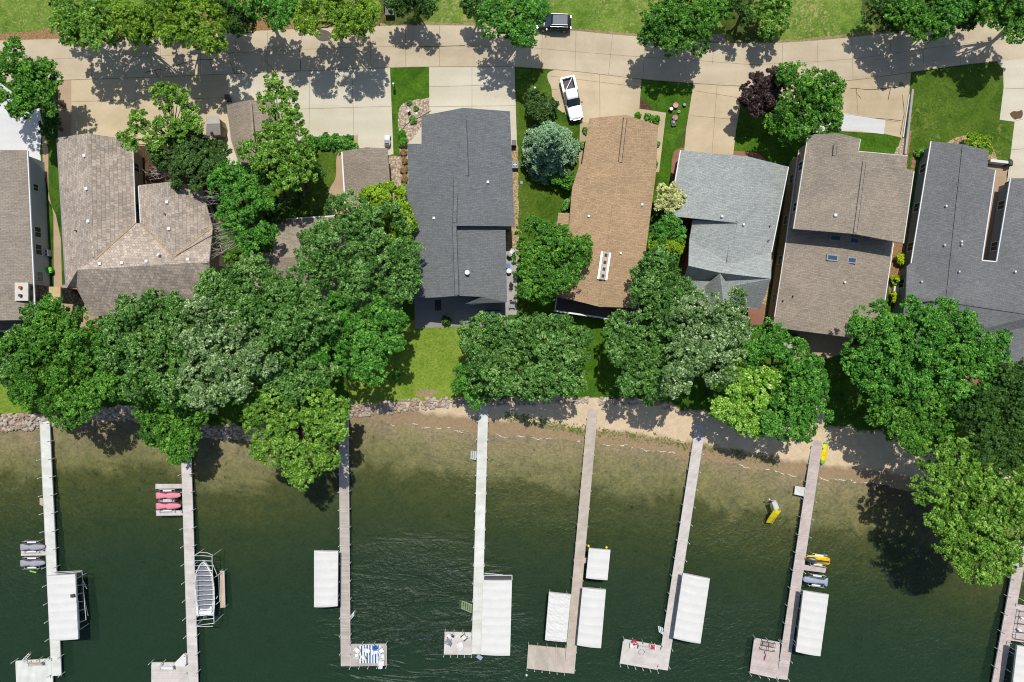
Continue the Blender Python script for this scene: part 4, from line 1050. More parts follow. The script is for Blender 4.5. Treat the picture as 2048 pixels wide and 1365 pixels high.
# drives and yards
t('dark_tree','dark low crown under the loose tree group at the top left edge',[(130,20,26),(250,10,30),(330,0,26),(440,10,30)],6,'dark',29)
t('purple_tree','dark purple leaved tree on the drive edge',[(1515,175,28),(1540,165,26),(1510,205,24),(1535,200,28),(1495,200,14)],5.5,'purple',31)
t('maple_tree','big round deep green maple beside the purple tree',[(1610,205,64),(1580,240,44),(1640,235,46),(1650,190,36),(1585,165,34)],8.5,'maple',32)
t('loose_tree','sparse light green tree spreading over the tan drive',[(325,195,26),(350,190,18),(375,205,20),(385,235,20),(285,245,26),(330,250,22),(260,280,24),(310,290,24),(360,260,22),(395,250,14)],8,'light',33,.62,base=(345,300),r0=.2,lobe=.6,twigs=4)
t('loose_tree','tall loose green tree leaning across the detached garage roof',[(545,165,18),(540,205,22),(575,200,20),(585,235,22),(560,260,30),(590,290,34),(545,310,32),(500,300,20),(600,330,36),(570,360,30),(540,285,26),(525,330,22)],11,'light',34,.85,base=(570,400),r0=.22,lobe=.7,twigs=4)
t('juniper_tree','dark olive juniper behind the small shed',[(380,315,46),(340,310,30),(430,320,32),(400,345,40),(385,280,28),(365,350,30)],7,'juniper',35)
t('feathery_tree','bright green tree with bare grey limbs on its left side',[(460,350,30),(500,370,34),(520,400,28),(480,400,30),(460,430,26),(500,450,34),(530,470,26),(500,485,24),(440,370,22)],9,'bright',36,.75,base=(500,440),lobe=.7)
t('oak_tree','broad green oak covering the buried house left of the slate roof',[(700,430,46),(760,460,54),(690,490,60),(760,530,62),(640,480,34),(810,510,30),(720,560,46),(800,570,36),(820,545,28),(625,520,30),(665,545,34)],11,'oak',37)
t('lime_tree','yellow green tree at the south end of the narrow garage',[(780,405,34),(800,440,36),(750,400,24),(810,465,28),(735,395,14)],8,'lime',38)
t('dark_tree','small dark tree between the loose tree and the curved lawn',[(630,345,18),(610,320,22),(560,420,24),(600,400,16)],5,'dark',39,.8)
# shore row
t('maple_tree','wide dark green tree at the left of the shore row, above the white dock',[(110,660,62),(160,800,36),(60,700,50),(150,700,62),(90,760,60),(170,760,56),(60,780,36),(130,815,40),(220,770,30),(105,620,26),(215,700,36)],11,'maple',41)
t('maple_tree','tree at the left frame edge behind the leftmost shore lawn',[(10,700,38),(-5,740,36),(30,740,30),(35,680,18)],10,'oak',42)
t('oak_tree','grey green oak on the left part of the shore between shake roof and water',[(280,640,52),(330,620,46),(260,700,50),(320,700,60),(290,760,50),(350,760,48),(240,660,34),(370,640,36),(380,700,36)],12,'oak',43)
t('linden_tree','pale flecked tree in the middle of the left shore canopy',[(420,620,44),(400,680,44),(440,690,50),(460,740,44),(400,750,40),(480,650,38),(510,720,40),(395,790,26),(430,790,26),(470,770,36)],13,'pale',44)
t('oak_tree','large mid green oak crown right of the pale flecked tree',[(520,580,46),(560,620,58),(500,620,40),(600,590,44),(600,650,54),(560,680,46),(640,640,40),(475,570,34),(430,575,32),(440,600,30),(500,540,30)],13,'oak',45)
t('oak_tree','bright green tree beside the lawn strip left of the slate roofed house',[(680,640,44),(730,660,46),(770,650,40),(720,710,44),(790,690,26),(740,745,28),(690,590,26),(770,620,26),(650,690,40),(790,640,20)],10,'bright',46)
t('dark_tree','lower green tree below the big oak crown on the left shore',[(560,740,46),(610,720,44),(640,760,36),(590,770,34)],10,'oak',47)
t('maple_tree','round green tree leaning over the head of the pinkish dock',[(340,825,48),(352,866,42),(312,850,34),(378,835,30),(352,898,28),(330,795,36),(372,880,26),(298,830,22)],7.5,'maple',48,base=(340,830))
t('poplar_tree','light green tree leaning far out over the water beside the weathered dock',[(560,790,48),(620,800,52),(540,850,46),(600,860,58),(650,850,44),(560,900,36),(640,910,36),(590,930,30),(605,960,20),(520,830,26),(670,810,30),(520,900,18),(675,860,24)],10,'light',49,.9,base=(600,815),r0=.3)
t('oak_tree','left half of the dense oak pair at the head of the middle white dock',[(985,665,44),(960,700,42),(1010,710,54),(980,750,44),(1040,750,46),(1030,670,40),(940,660,20)],9,'oak',51)
t('oak_tree','right half of the dense oak pair at the head of the middle white dock',[(1090,680,50),(1130,700,44),(1100,740,48),(1080,770,36),(1140,750,34),(1150,675,26),(1120,650,20)],9.5,'oak',52)
t('maple_tree','small low tree overhanging the top of the middle white dock',[(935,765,26),(955,785,24),(930,745,18)],4.5,'bright',53)
t('maple_tree','green maple between the slate roof and the brown roof',[(1085,480,46),(1070,530,42),(1120,520,46),(1100,560,38),(1150,510,30),(1130,555,28),(1060,580,20),(1165,490,18)],9,'maple',54)
t('oak_tree','grey green oak in front of the brown roofed house, uppermost of its cluster',[(1310,560,42),(1290,600,34),(1340,600,48),(1320,530,30),(1340,640,40)],10,'oak',55)
t('oak_tree','large grey green oak crown covering the porch of the light grey house',[(1420,620,48),(1400,670,56),(1450,680,48),(1380,640,40),(1470,640,30),(1430,720,46),(1470,600,22),(1370,720,44),(1350,760,36)],12,'pale',56)
t('oak_tree','lower left crown of the grey green cluster near the beige dock',[(1265,670,40),(1250,700,36),(1300,700,42),(1275,750,36),(1310,770,36),(1240,650,24),(1255,770,20)],9,'oak',57)
t('maple_tree','mid green tree left of the narrow path to the rightmost sand dock',[(1540,690,44),(1580,720,42),(1600,770,48),(1570,830,44),(1610,830,40),(1620,740,28),(1500,700,30),(1540,850,26),(1630,790,24),(1600,870,18)],9,'bright',58)
t('flowering_tree','yellow green flowering tree with creamy blossom near the grey sand dock',[(1490,770,42),(1520,800,40),(1480,820,44),(1450,790,30),(1500,840,36),(1440,820,22),(1530,760,24),(1480,745,26)],8,'flower',59)
t('oak_tree','huge green oak on the right shore, its upper left crown',[(1740,650,44),(1770,690,56),(1730,710,46),(1810,650,50),(1800,740,54),(1740,770,36),(1860,640,40),(1850,690,50)],12,'bright',60)
t('oak_tree','green crown right of the huge oak, in front of the charcoal roof',[(1910,660,46),(1940,700,44),(1900,730,46),(1970,700,34),(1990,730,24),(1940,760,44),(1890,620,24),(2000,680,18),(1990,770,26),(1870,740,40),(1900,790,34)],11,'bright',61)
t('oak_tree','lower crown of the right shore mass hanging over the sand',[(1790,810,44),(1840,800,52),(1880,780,44),(1830,850,42),(1790,850,30),(1870,850,40),(1750,820,24),(1820,880,24)],10,'maple',62)
t('oak_tree','dark crown at the right edge above the leaning light tree',[(1980,800,50),(2030,790,46),(2000,850,50),(2050,850,44),(1950,830,36),(2040,900,46),(1990,910,40),(2060,760,34),(1960,880,40),(2010,760,30)],12,'dark',63)
t('poplar_tree','light green tree leaning over the water at the right edge',[(1890,920,48),(1920,970,56),(1870,980,42),(1950,1020,56),(1890,1050,40),(1940,1080,46),(1990,1060,50),(1960,1130,36),(1900,1090,30),(2000,1110,36),(1930,910,36),(1975,1150,20),(2020,1100,24),(1925,1135,16)],12,'light',64,.95,base=(1900,930),r0=.35)
t('poplar_tree','green tree at the right frame edge beside the leaning light tree',[(2040,980,50),(1995,985,44),(2050,1040,44),(2050,920,44),(1960,960,34),(2030,1010,40)],12,'light',65)
# undergrowth
t('juniper_tree','dark olive conifer shrub next to the white pickup',[(1075,205,20),(1095,215,18),(1085,225,20),(1070,225,14)],2.6,'juniper',71,cat='shrub')
t('laurel_shrub','green shrub in the shade south of the blue spruce',[(1125,345,18),(1135,365,14),(1110,355,14)],2.2,'bright',72,cat='shrub')
t('flowering_shrub','cream flowering shrub between the brown and light grey roofs',[(1335,385,20),(1350,410,22),(1328,410,16),(1360,395,14)],5,'cream',73,cat='shrub')
t('lilac_shrub','green shrub just below the cream flowering shrub',[(1330,450,24),(1350,465,20),(1315,470,20),(1340,440,16)],4.5,'bright',74,cat='shrub')
t('lime_shrub','yellow tinged shrub above the grey green oak cluster',[(1330,492,20),(1350,500,18),(1312,495,14)],4,'lime',75,cat='shrub')
t('dark_tree','small dark tree in shade beneath the flowering tree',[(1440,745,24),(1460,720,20)],6,'dark',76)
t('dark_tree','low dark tree at the upper left edge below the corner maple',[(95,255,16),(105,240,14)],3,'dark',77,cat='shrub')
t('lime_shrub','yellow green shrub in front of the charcoal roof gable',[(1945,285,14),(1965,288,14),(1935,278,9),(1972,300,8)],1.6,'lime',78,cat='shrub')
t('green_shrub','small light shrub between shake roof and buried house',[(470,535,14),(460,520,10)],1.5,'light',79,cat='shrub')

# bare limbs of the feathery tree
ft = [o for o in bpy.data.objects if o.name.startswith('feathery_tree')][0]
rnd = random.Random(9)
for (x0, y0, x1, y1, n) in ((490,400,400,400,9),(500,440,410,440,10),(490,460,418,470,9),(505,470,430,492,8),(520,480,470,500,5)):
    mb = MB()
    for k in range(n):
        z0 = 5.0; p0 = G(x0, y0, z0); p2 = G(x1+rnd.uniform(-8, 22), y1+rnd.uniform(-22, 22), z0+rnd.uniform(.2, 1.6))
        m1 = p0.lerp(p2, .5)+Vector((0, rnd.uniform(-.4, .4), rnd.uniform(0, .5)))
        mb.tube([p0, m1, p2], [.05, .03, .01], 4)
        for w__ in range(4):
            u = m1.lerp(p2, rnd.uniform(.1, .9)); mb.tube([u, u+Vector((rnd.uniform(-.9, -.1), rnd.uniform(-.6, .6), rnd.uniform(-.1, .4)))], [.025, .008], 3)
    mb.build('bare_branch', M['deadbark'], ft)
dt = thing('dead_tree', 'leafless pale grey branches beside the dark olive juniper', 'tree', G(330, 345))
for (x0, y0, x1, y1, n) in ((345,350,300,345,9),(365,375,345,385,7)):
    mb = MB()
    mb.tube([G(x0, y0, 0), G(x0, y0, 3.5)], [.1, .05], 5)
    for k in range(n):
        p0 = G(x0, y0, 3.5); p2 = G(x1+rnd.uniform(-12, 12), y1+rnd.uniform(-16, 16), 3.5+rnd.uniform(0, 1))
        m1 = p0.lerp(p2, .5)+Vector((0, rnd.uniform(-.3, .3), .3)); mb.tube([p0, m1, p2], [.05, .035, .01], 4)
        for w__ in range(3):
            u = m1.lerp(p2, rnd.uniform(0, .9)); mb.tube([u, u+Vector((rnd.uniform(-.5, .1), rnd.uniform(-.5, .5), .2))], [.02, .008], 3)
    mb.build('branches', M['deadbark'], dt)

# blue spruce: whorled drooping boughs
def spruce(px, py, hgt_, rad, seed, label):
    r = np.random.default_rng(seed); tip = G(px, py, hgt_); b = Vector((tip.x, tip.y, 0)); root = thing('spruce_tree', label, 'tree', b)
    mb = MB(); mb.tube([b-Vector((0, 0, .2)), b+Vector((0, 0, hgt_*.97))], [.25, .03], 7); mb.build('trunk', M['bark'], root)
    VV = []; TT = []; tiers = 17
    for k in range(tiers):
        f = k/(tiers-1); z = .6+(hgt_-1.0)*f; Rk = rad*(1-f)**.62*r.uniform(.93, 1.05)+.12; nb = int(8+10*(1-f))
        for q in range(nb):
            a = 2*pi*(q+r.uniform(-.3, .3)+k*.37)/nb; L_ = Rk*r.uniform(.78, 1.1); dirv = np.array([cos(a), sin(a), 0.0]); tt = r.random()
            m = int(64*L_+30)
            u = np.sqrt(r.uniform(0.03, 1, m)); side = r.normal(size=m)*(0.09+.12*u)*np.minimum(L_, 1.6)*.7
            perp = np.array([-sin(a), cos(a), 0])
            P = np.array(b)+np.array([0, 0, z])+dirv*(u*L_)[:, None]+perp*side[:, None]+np.array([0, 0, 1])*((-.38*u**1.5*L_*.5)+r.normal(size=m)*.09-np.abs(side)*.25)[:, None]
            nm = np.array([0, 0, .8])+dirv*.45+r.normal(size=(m, 3))*.4; nm /= np.linalg.norm(nm, axis=1, keepdims=True)
            VV.append(leaf_quads(r, P, nm, .27, .13)); TT.append(np.clip(.35*tt+.45*u+r.uniform(0, .3, m), 0, 1))
    V = np.concatenate(VV); T = np.concatenate(TT); F = np.arange(len(V)).reshape(-1, 4)
    o = mesh_np('crown', V-np.array(b), F, STY['spruce']['mat'], {'tint': ('FACE', T)}); o.parent = root
spruce(1106, 268, 9.5, 4.3, 81, 'big blue green spruce in front of the white pickup')

# shrubs and bed plants
def bush(name, label, px, py, rp, h_, style, seed, group=None):
    c = G(px, py, h_*.5); R = rp/SP; root = thing(name, label, 'shrub' if 'grass' not in name else 'plant', (c.x, c.y, 0), group)
    mb = MB(); mb.tube([(c.x, c.y, -.05), (c.x, c.y, h_*.5)], [.05, .03], 5); mb.build('stem', M['bark'], root)
    add_crown(root, [((c.x, c.y, h_*.5), R)], style, seed, 1.0, 'foliage')
    return root
bush('globe_shrub','clipped round green shrub, upper of two beside the gravel bed',804,270,8,1.1,'globe',90,'clipped globe shrubs by the gravel bed')
bush('globe_shrub','clipped round green shrub, lower of two against the slate roofed house',807,285,9,1.2,'globe',91,'clipped globe shrubs by the gravel bed')
ords = ['topmost','second','third','fourth']
for i, (px, py) in enumerate(((808,306),(808,322),(809,340),(810,357))):
    bush('ornamental_grass', '%s of the straw coloured grass tufts beside the slate roof' % ords[i], px, py, 6.5, .8, 'straw', 92+i, 'straw coloured grass tufts')
bush('round_shrub','olive shrub below the straw tufts beside the slate roof',807,378,6,.8,'lime',97)
bush('round_shrub','small olive shrub lowest in the gravel strip by the slate roof',808,395,6,.8,'juniper',98)
bush('leafy_plant','small spiky green plant in the gravel bed',826,241,6,.5,'hosta',99)
bush('leafy_plant','tiny green plant at the top of the gravel bed',819,206,3,.4,'hosta',100)
bush('leafy_plant','tiny dark plant near the middle of the gravel bed',832,217,3,.4,'hosta',101)
for i, (px, py) in enumerate(((1802,519),(1793,559),(1789,594))):
    bush('yellow_shrub', ('bright yellow green shrub, uppermost of three between two roofs','bright yellow green shrub just above the white box','bright yellow green shrub just below the white box')[i], px, py, 10-i*.5, 1.4, 'yellow', 105+i, 'yellow shrubs between two houses')
bush('round_shrub','round shrub left of the mixed plants by the brown roof corner',1277,231,6,.8,'globe',110)
bush('flower_plant','white flecked plants between two round shrubs at the brown roof',1296,236,8,.6,'hosta',111)
bush('round_shrub','round green shrub at the brown roof corner right of the flecked plants',1311,240,8,.9,'globe',112)
bush('round_shrub','dark green shrub along the east wall of the brown roofed house',1309,326,6,.9,'bright',113)
bush('leafy_plant','light green plants beside the west wall of the brown roofed house',1171,262,5,.6,'hosta',114)
bush('leafy_plant','row of pale plants lower along the west wall of the brown roofed house',1167,290,6,.6,'hosta',115)
bush('leafy_plant','leafy light green plants at the side roof of the brown roofed house',1132,410,10,.7,'hosta',116)
bush('leafy_plant','green plant beside the gutter strip of the brown roofed house',1313,288,5,.5,'hosta',117)
bush('round_shrub','dark shrub on the shaded patio south of the slate roof',894,640,8,.9,'dark',118)
bush('round_shrub','small teal green shrub in tree shade on the bright lawn',793,752,9,1.0,'bright',119)
bush('leafy_plant','green plant near the stepping stones by the charcoal roof',1839,308,7,.6,'bright',120)
bush('leafy_plant','variegated light plants at the south edge of the brown house deck',1215,660,10,.6,'hosta',121)
bush('leafy_plant','pale variegated plants in front of the deck, near the oak pair',1108,645,10,.6,'hosta',122)
bush('round_shrub','tiny plant pot shrub beside the gate post of the court',2019,327,4,1.2,'dark',123)
# hedge bed
hb = thing('hedge', 'low green hedge bed between the cream drive and the curved lawn', 'hedge', G(655, 284))
add_crown(hb, [(tuple(G(x, y, .35)), .75) for x, y in [(618+i*9.5, 281+(i % 2)*7+max(0, i-6)*1.5) for i in range(10)]], 'bright', 130, .9, 'foliage', .5)
gc = MB()

# ---------------------------------------------------------------- docks
postmesh = MB(); postmesh.tube([(0, 0, -0.35), (0, 0, 1.0)], .05, 8); postmesh.disc((0, 0), .06, 1.0, 1.05, 8)
_pm = postmesh.build('post', M['alu']); PM_ = _pm.data; bpy.data.objects.remove(_pm)
DZ = -0.22
def post(root, p, mat=None, h=0.0):
    o = bpy.data.objects.new('post', PM_); COL.objects.link(o); o.parent = root
    o.location = (p.x-root.location.x, p.y-root.location.y, DZ-root.location.z+h); return o
def dock(label, L, wpx, mat, plat=None, pm=None, spacing=2.4, edge=True, frm=None, skip=0.0, group='docks reaching into the lake', postside=.12, ptop=0.75):
    p0, p1 = G(*L[0], DZ), G(*L[1], DZ); d = (p1-p0); Ln = d.length; d.normalize(); nrm = Vector((-d.y, d.x, 0)); wd_ = wpx/SP
    root = thing('dock', label, 'dock', (p0.x, p0.y, DZ), group)
    ang_ = atan2(d.y, d.x); mb = MB(); k = int(Ln/.15)
    for i in range(k):
        c = p0+d*(i+.5)*Ln/k; mb.box((c.x, c.y, DZ-.02), (Ln/k-.012, wd_, .045), ang_)
    mb.build('deck', mat, root)
    fb = MB()
    for sgn in (-1, 1):
        o1 = nrm*sgn*(wd_/2+.02); fb.beam(p0+o1+Vector((0,0,-.06)), p1+o1+Vector((0,0,-.06)), .05, .18)
    fb.build('edge_frame', frm or M['alu'], root)
    n = int(Ln/spacing)
    for i in range(n+1):
        q = p0+d*(i*spacing+.6)
        if (q-p0).length < skip or (q-p0).length > Ln: continue
        for sgn in (-1, 1):
            post(root, q+nrm*sgn*(wd_/2+postside), h=ptop-1.0)
    if plat:
        P = [G(a, b, DZ) for a, b in plat[0]]   # four corners: a(top left) b(top right) c(bottom right) d(bottom left)
        a_, b_, c_, d_ = P; mb = MB(); dirn = plat[1]
        if dirn == 'x':   # planks run across, stacked along a->b
            k = int((b_-a_).length/.15)
            for i in range(k):
                t0, t1 = i/k, (i+.93)/k; q = [a_.lerp(b_, t0), a_.lerp(b_, t1), d_.lerp(c_, t1), d_.lerp(c_, t0)]
                mb.prism([(v.x, v.y) for v in q], DZ-.035, DZ+.005)
        else:
            k = int((d_-a_).length/.15)
            for i in range(k):
                t0, t1 = i/k, (i+.93)/k; q = [a_.lerp(d_, t0), b_.lerp(c_, t0), b_.lerp(c_, t1), a_.lerp(d_, t1)]
                mb.prism([(v.x, v.y) for v in q], DZ-.035, DZ+.005)
        mb.build('platform', plat[2] if len(plat) > 2 else mat, root)
        fb = MB()
        for u, v in ((a_, b_), (b_, c_), (c_, d_), (d_, a_)): fb.beam(u+Vector((0,0,-.09)), v+Vector((0,0,-.09)), .06, .16)
        fb.build('platform_frame', frm or M['alu'], root)
        for u, v, n_ in ((a_, b_, plat[3] if len(plat) > 3 else 4), (d_, c_, plat[3]+1 if len(plat) > 3 else 5)):
            for i in range(n_):
                q = u.lerp(v, i/max(1, n_-1)); off_ = (a_-d_).normalized()*(.13 if u is a_ else -.13)
                post(root, q+off_, h=ptop-1.0)
    return root
D1 = dock('long white dock nearest the left edge of the photo', [(89,838),(113,1352)], 19, M['wood_white'], ([(31,1323),(104,1318),(106,1400),(34,1400)], 'x', M['wood_white'], 4))
D2 = dock('long pinkish beige dock with the pink jet skis', [(371,868),(388,1410)], 19, M['wood_pale'], ([(303,1326),(376,1326),(376,1410),(303,1410)], 'y', M['wood_pale'], 4))
D3 = dock('weathered wooden dock beginning under the leaning tree, striped rug at its end', [(687,795),(691.5,1333)], 18, M['wood_old'], ([(700.5,1290),(773,1289),(773,1331),(700.5,1333)], 'x', M['wood_old'], 4), ptop=.5, postside=.09)
D4 = dock('straight white dock in the middle with green step at its side', [(967,798),(953,1309)], 18.5, M['wood_white'], ([(890,1265),(943,1266),(943,1310),(888,1309)], 'y', M['wood_pale'], 4), ptop=.45)
D5 = dock('beige composite dock with two white canopies and a small one', [(1188,793),(1138.5,1347)], 19, M['wood_beige'], ([(1057,1291),(1131,1298),(1129,1346),(1054,1337)], 'x', M['wood_beige'], 5), ptop=.3, postside=.06, frm=M['wood_beige'])
D6 = dock('grey pink dock slanting left with red towels on its end platform', [(1405,826),(1325.5,1340)], 19, M['wood_pale'], ([(1247,1279),(1323,1293),(1315,1340),(1240,1327)], 'y', M['wood_pale'], 5), ptop=.65)
D7 = dock('grey wooden dock starting beside the yellow and green kayak', [(1640,850),(1564,1359)], 19.5, M['wood_pinkgrey'], ([(1509,1277),(1560,1286),(1554,1358),(1500,1346)], 'y', M['wood_pinkgrey'], 3), ptop=.55)
D8 = dock('weathered dock cut by the right edge of the photo', [(2047,1080),(1985,1420)], 20, M['wood_pinkgrey'], ([(2031,1209),(2110,1222),(2100,1292),(2014,1280)], 'y', M['wood_pinkgrey'], 3), ptop=.75)
mb = MB(); mb.prism([tuple(G(a, b, -.1))[:2] for a, b in ((1634,832),(1650,834),(1647,852),(1631,850))], -.4, -.17); mb.build('landing', M['tan'], D7)
mb = MB(); mb.prism([tuple(G(a, b, -.1))[:2] for a, b in ((1408,795),(1414,800),(1414,826),(1396,826),(1400,808))], -.4, -.12); mb.build('landing', M['redpave'], D6)
for x in (72-20, 89-20, 106-20-1):
    pass

def platform(label, pts, root_at, mat, z=DZ, frame=True):
    r = thing('side_platform', label, 'platform', (G(*root_at, z)), None)
    mb = MB(); P = [G(a, b, z) for a, b in pts]; a_, b_, c_, d_ = P; k = max(4, int((b_-a_).length/.15)) if (b_-a_).length > (d_-a_).length else max(3, int((b_-a_).length/.15))
    for i in range(k):
        t0, t1 = i/k, (i+.93)/k; q = [a_.lerp(b_, t0), a_.lerp(b_, t1), d_.lerp(c_, t1), d_.lerp(c_, t0)]
        mb.prism([(v.x, v.y) for v in q], z-.04, z+.0)
    mb.build('deck', mat, r)
    fb = MB()
    for u, v in ((a_, b_), (b_, c_), (c_, d_), (d_, a_)): fb.beam(u+Vector((0,0,-.1)), v+Vector((0,0,-.1)), .05, .14)
    for u in P: fb.tube([(u.x, u.y, -1.2), (u.x, u.y, z)], .04, 6)
    fb.build('frame', M['alu'], r); return r
platform('narrow wooden platform above the upper pink jet ski', [(311,969),(363,969),(363,977),(311,978)], (337,973), M['wood_pale'])
platform('narrow wooden platform below the lower pink jet ski', [(312,1022),(364,1022),(365,1031),(313,1032)], (338,1027), M['wood_pale'])
platform('narrow wooden platform between two grey covered jet skis', [(42,1103),(92,1103),(92,1111),(42,1112)], (67,1107), M['wood_pale'])
platform('tan wooden side bench platform right of the boat on the lift', [(440,1143),(448,1143),(450,1215),(441,1216)], (445,1180), M['wood_tan'], -.0)
platform('grey wooden finger platform between yellow and blue grey jet skis', [(1605,1130),(1652,1138),(1650,1146),(1604,1140)], (1628,1138), M['wood_pinkgrey'])
platform('short beige finger joining the beige dock to the small canopy', [(1166,1117),(1173,1117),(1172,1126),(1165,1126)], (1169,1121), M['wood_beige'])
platform('square pale platform with grid lines left of the wooden dock', [(1591,973),(1610,976),(1607,993),(1589,989)], (1600,983), M['wood_white'], -.35)

def steps(label, pts, at, mat, n=5, z0=-.25, z1=-1.0):
    r = thing('dock_steps', label, 'steps', G(*at, z0)); a_, b_, c_, d_ = [Vector(G(x, y, z0)) for x, y in pts]; mb = MB()
    for i in range(n):
        t0, t1 = i/n, (i+.75)/n; zz = z0+(z1-z0)*i/n
        q = [a_.lerp(b_, t0), a_.lerp(b_, t1), d_.lerp(c_, t1), d_.lerp(c_, t0)]; mb.prism([(v.x, v.y) for v in q], zz-.04, zz)
    mb.build('treads', mat, r)
    fb = MB()
    for u, v in ((a_, b_), (d_, c_)): fb.beam(u, Vector((v.x, v.y, z1)), .05, .07)
    fb.build('side_rails', M['alu'], r)
steps('pale ladder step on the left side of the middle white dock', [(957,904),(940,904),(939,920),(957,921)], (956,912), M['metal'], 4)
steps('green tinted stairs going into the water from the middle white dock', [(944,1210),(917,1204),(916,1219),(943,1226)], (944,1217), M['mossy'], 6)
steps('small white ladder on the right side of the weathered dock', [(701,1232),(710,1223),(708,1233),(701,1240)], (701,1236), M['white'], 4)
steps('small tan ladder step on the left of the white dock', [(86,997),(72,999),(72,1012),(86,1012)], (86,1005), M['wood_tan'], 4)
steps('small white ladder at the corner of the slanting grey pink dock', [(1325,1256),(1317,1256),(1319,1268),(1327,1270)], (1326,1262), M['white'], 3)
steps('slanted stairs at the corner of the white platform in the lower left', [(44,1321),(54,1308),(57,1309),(50,1322)], (46,1320), M['metal'], 5)
ld = thing('ladder', 'aluminium ladder leaning on the sand right of the beige dock', 'ladder', G(1207,815,-.3))
mb = MB(); mb.beam(G(1210,795,.0), G(1201,828,-.45), .07, .06); mb.beam(G(1218,796,.0), G(1210,829,-.45), .07, .06); mb.build('side_rails', M['alu'], ld)
mb = MB()
for i in range(9): mb.beam(G(1210-i*1.1, 797+i*3.8, -.02-i*.05), G(1218-i*1.05, 798+i*3.8, -.02-i*.05), .09, .05)
mb.build('rungs', M['alu'], ld)

# ---------------------------------------------------------------- boat lifts with canopies
def lift(label, pts, ztop=2.0, crown=.28, base=None, group='white canopied boat lifts', wr=0.0, cut=None):
    """pts: px corners of canopy: top-left, top-right, bottom-right, bottom-left"""
    a_, b_, c_, d_ = [G(x, y, ztop) for x, y in pts]; cen = (a_+b_+c_+d_)/4
    r = thing('boat_lift', label, 'boat lift', (cen.x, cen.y, WL), group)
    n, m = 10, max(12, int((a_-d_).length/.22)); vs = []; fs = []; rnd = random.Random(int(cen.x*7))
    for i in range(m+1):
        L_ = a_.lerp(d_, i/m); R_ = b_.lerp(c_, i/m)
        for k in range(n+1):
            t = k/n; p = L_.lerp(R_, t); e = min(i, m-i)
            p.z = ztop + crown*(1-(2*t-1)**2)*(0.75 if e == 0 else 1) - .045*abs(sin(pi*i*.22/1.15)) + (rnd.uniform(-wr, wr) if wr else 0)
            vs.append(p)
    W_ = n+1
    for i in range(m):
        for k in range(n): q = i*W_+k; fs.append((q, q+W_, q+W_+1, q+1))
    # skirt
    base_n = len(vs); loop = [k for k in range(n+1)]+[i*W_+n for i in range(1, m+1)]+[m*W_+k for k in range(n-1, -1, -1)]+[i*W_ for i in range(m-1, 0, -1)]
    for q in loop: v = vs[q].copy(); v.z = ztop-.32; vs.append(v)
    for i in range(len(loop)): j_ = (i+1) % len(loop); fs.append((loop[i], loop[j_], base_n+j_, base_n+i))
    mb = MB(); mb.add(vs, fs); mb.build('canopy', M['fabric'], r, smooth=False)
    fr_ = MB(); ins = [p.lerp(cen, .2) for p in (a_, b_, c_, d_)]
    for u in ins: fr_.tube([(u.x, u.y, -1.0), (u.x, u.y, ztop-.2)], .05, 6)
    for u, v in zip(ins, ins[1:]+ins[:1]): fr_.beam(Vector((u.x, u.y, ztop-.15)), Vector((v.x, v.y, ztop-.15)), .06, .06)
    fr_.build('frame', M['alu'], r)
    cr = MB()
    for t in (.25, .75):
        u = ins[0].lerp(ins[3], t); v = ins[1].lerp(ins[2], t); cr.beam(Vector((u.x, u.y, -1.3)), Vector((v.x, v.y, -1.3)), .12, .14)
    for t in (.3, .7):
        u_ = ins[0].lerp(ins[1], t); v_ = ins[3].lerp(ins[2], t); u = u_.lerp(v_, .18); v = v_.lerp(u_, .18); cr.beam(Vector((u.x, u.y, -1.15)), Vector((v.x, v.y, -1.15)), .18, .12)
    cr.build('cradle', M['alu'], r)
    return r
L1 = lift('white canopy lift resting over the leftmost white dock', [(93,1152),(150,1149),(156,1279),(100,1282)], 2.1, .15)
fr_ = MB()
for pl, z in (([(105,1145),(164,1142),(168,1195),(172,1240),(153,1246)], .3), ([(111,1148),(162,1144)], .3), ([(150,1172),(166,1170),(174,1178)], -.4), ([(152,1190),(166,1186)], .2), ([(156,1204),(168,1203)], .2), ([(155,1223),(168,1219)], .2), ([(154,1248),(172,1240)], -.2), ([(153,1185),(157,1210),(159,1258)], .6), ([(166,1186),(172,1213),(176,1232)], -.4), ([(166,1162),(174,1178)], -.6)):
    fr_.tube([G(x, y, z) for x, y in pl], .05, 6)
fr_.build('side_frame', M['alu'], L1)
mb = MB(); mb.box(G(145,1192,2.35), (.5, .4, .12), .2); mb.build('solar_panel', M['dark'], L1)
lift('white canopy lift left of the weathered wooden dock', [(628,1102),(676,1103),(675,1213),(628,1215)], 2.0)
L4 = lift('largest white canopy lift, right of the middle white dock', [(966,1161),(1024,1162),(1020,1312),(962,1310)], 2.1, .2)
mb = MB(); mb.prism([tuple(G(a, b, 1.9))[:2] for a, b in ((969,1153),(1023,1153),(1023,1161),(968,1160))], 1.85, 1.9); mb.build('end_shade', M['dark'], L4)
mb = MB(); q = [G(968,1151,1.95), G(1024,1151,1.95), G(1024,1161,1.95), G(967,1161,1.95)]
for u, v in zip(q, q[1:]+q[:1]): mb.beam(u, v, .1, .08)
mb.beam(G(969,1147,1.7), G(1006,1150,1.7), .08, .06); mb.build('end_frame', M['alu'], L4)
L5 = lift('smallest white canopy lift with yellow knobs at its upper corners', [(1178,1097),(1221,1101),(1215,1161),(1172,1157)], 1.7, .15)
for x, y in ((1177,1092),(1213,1095)):
    mb = MB(); q = G(x, y, 1.2); mb.disc((q.x, q.y), .14, 1.1, 1.3, 10); mb.build('knob', M['yellow'], L5)
lift('wrinkled white canopy lift left of the beige dock', [(1098,1185),(1142,1190),(1133,1285),(1090,1281)], 1.9, .15, wr=.035)
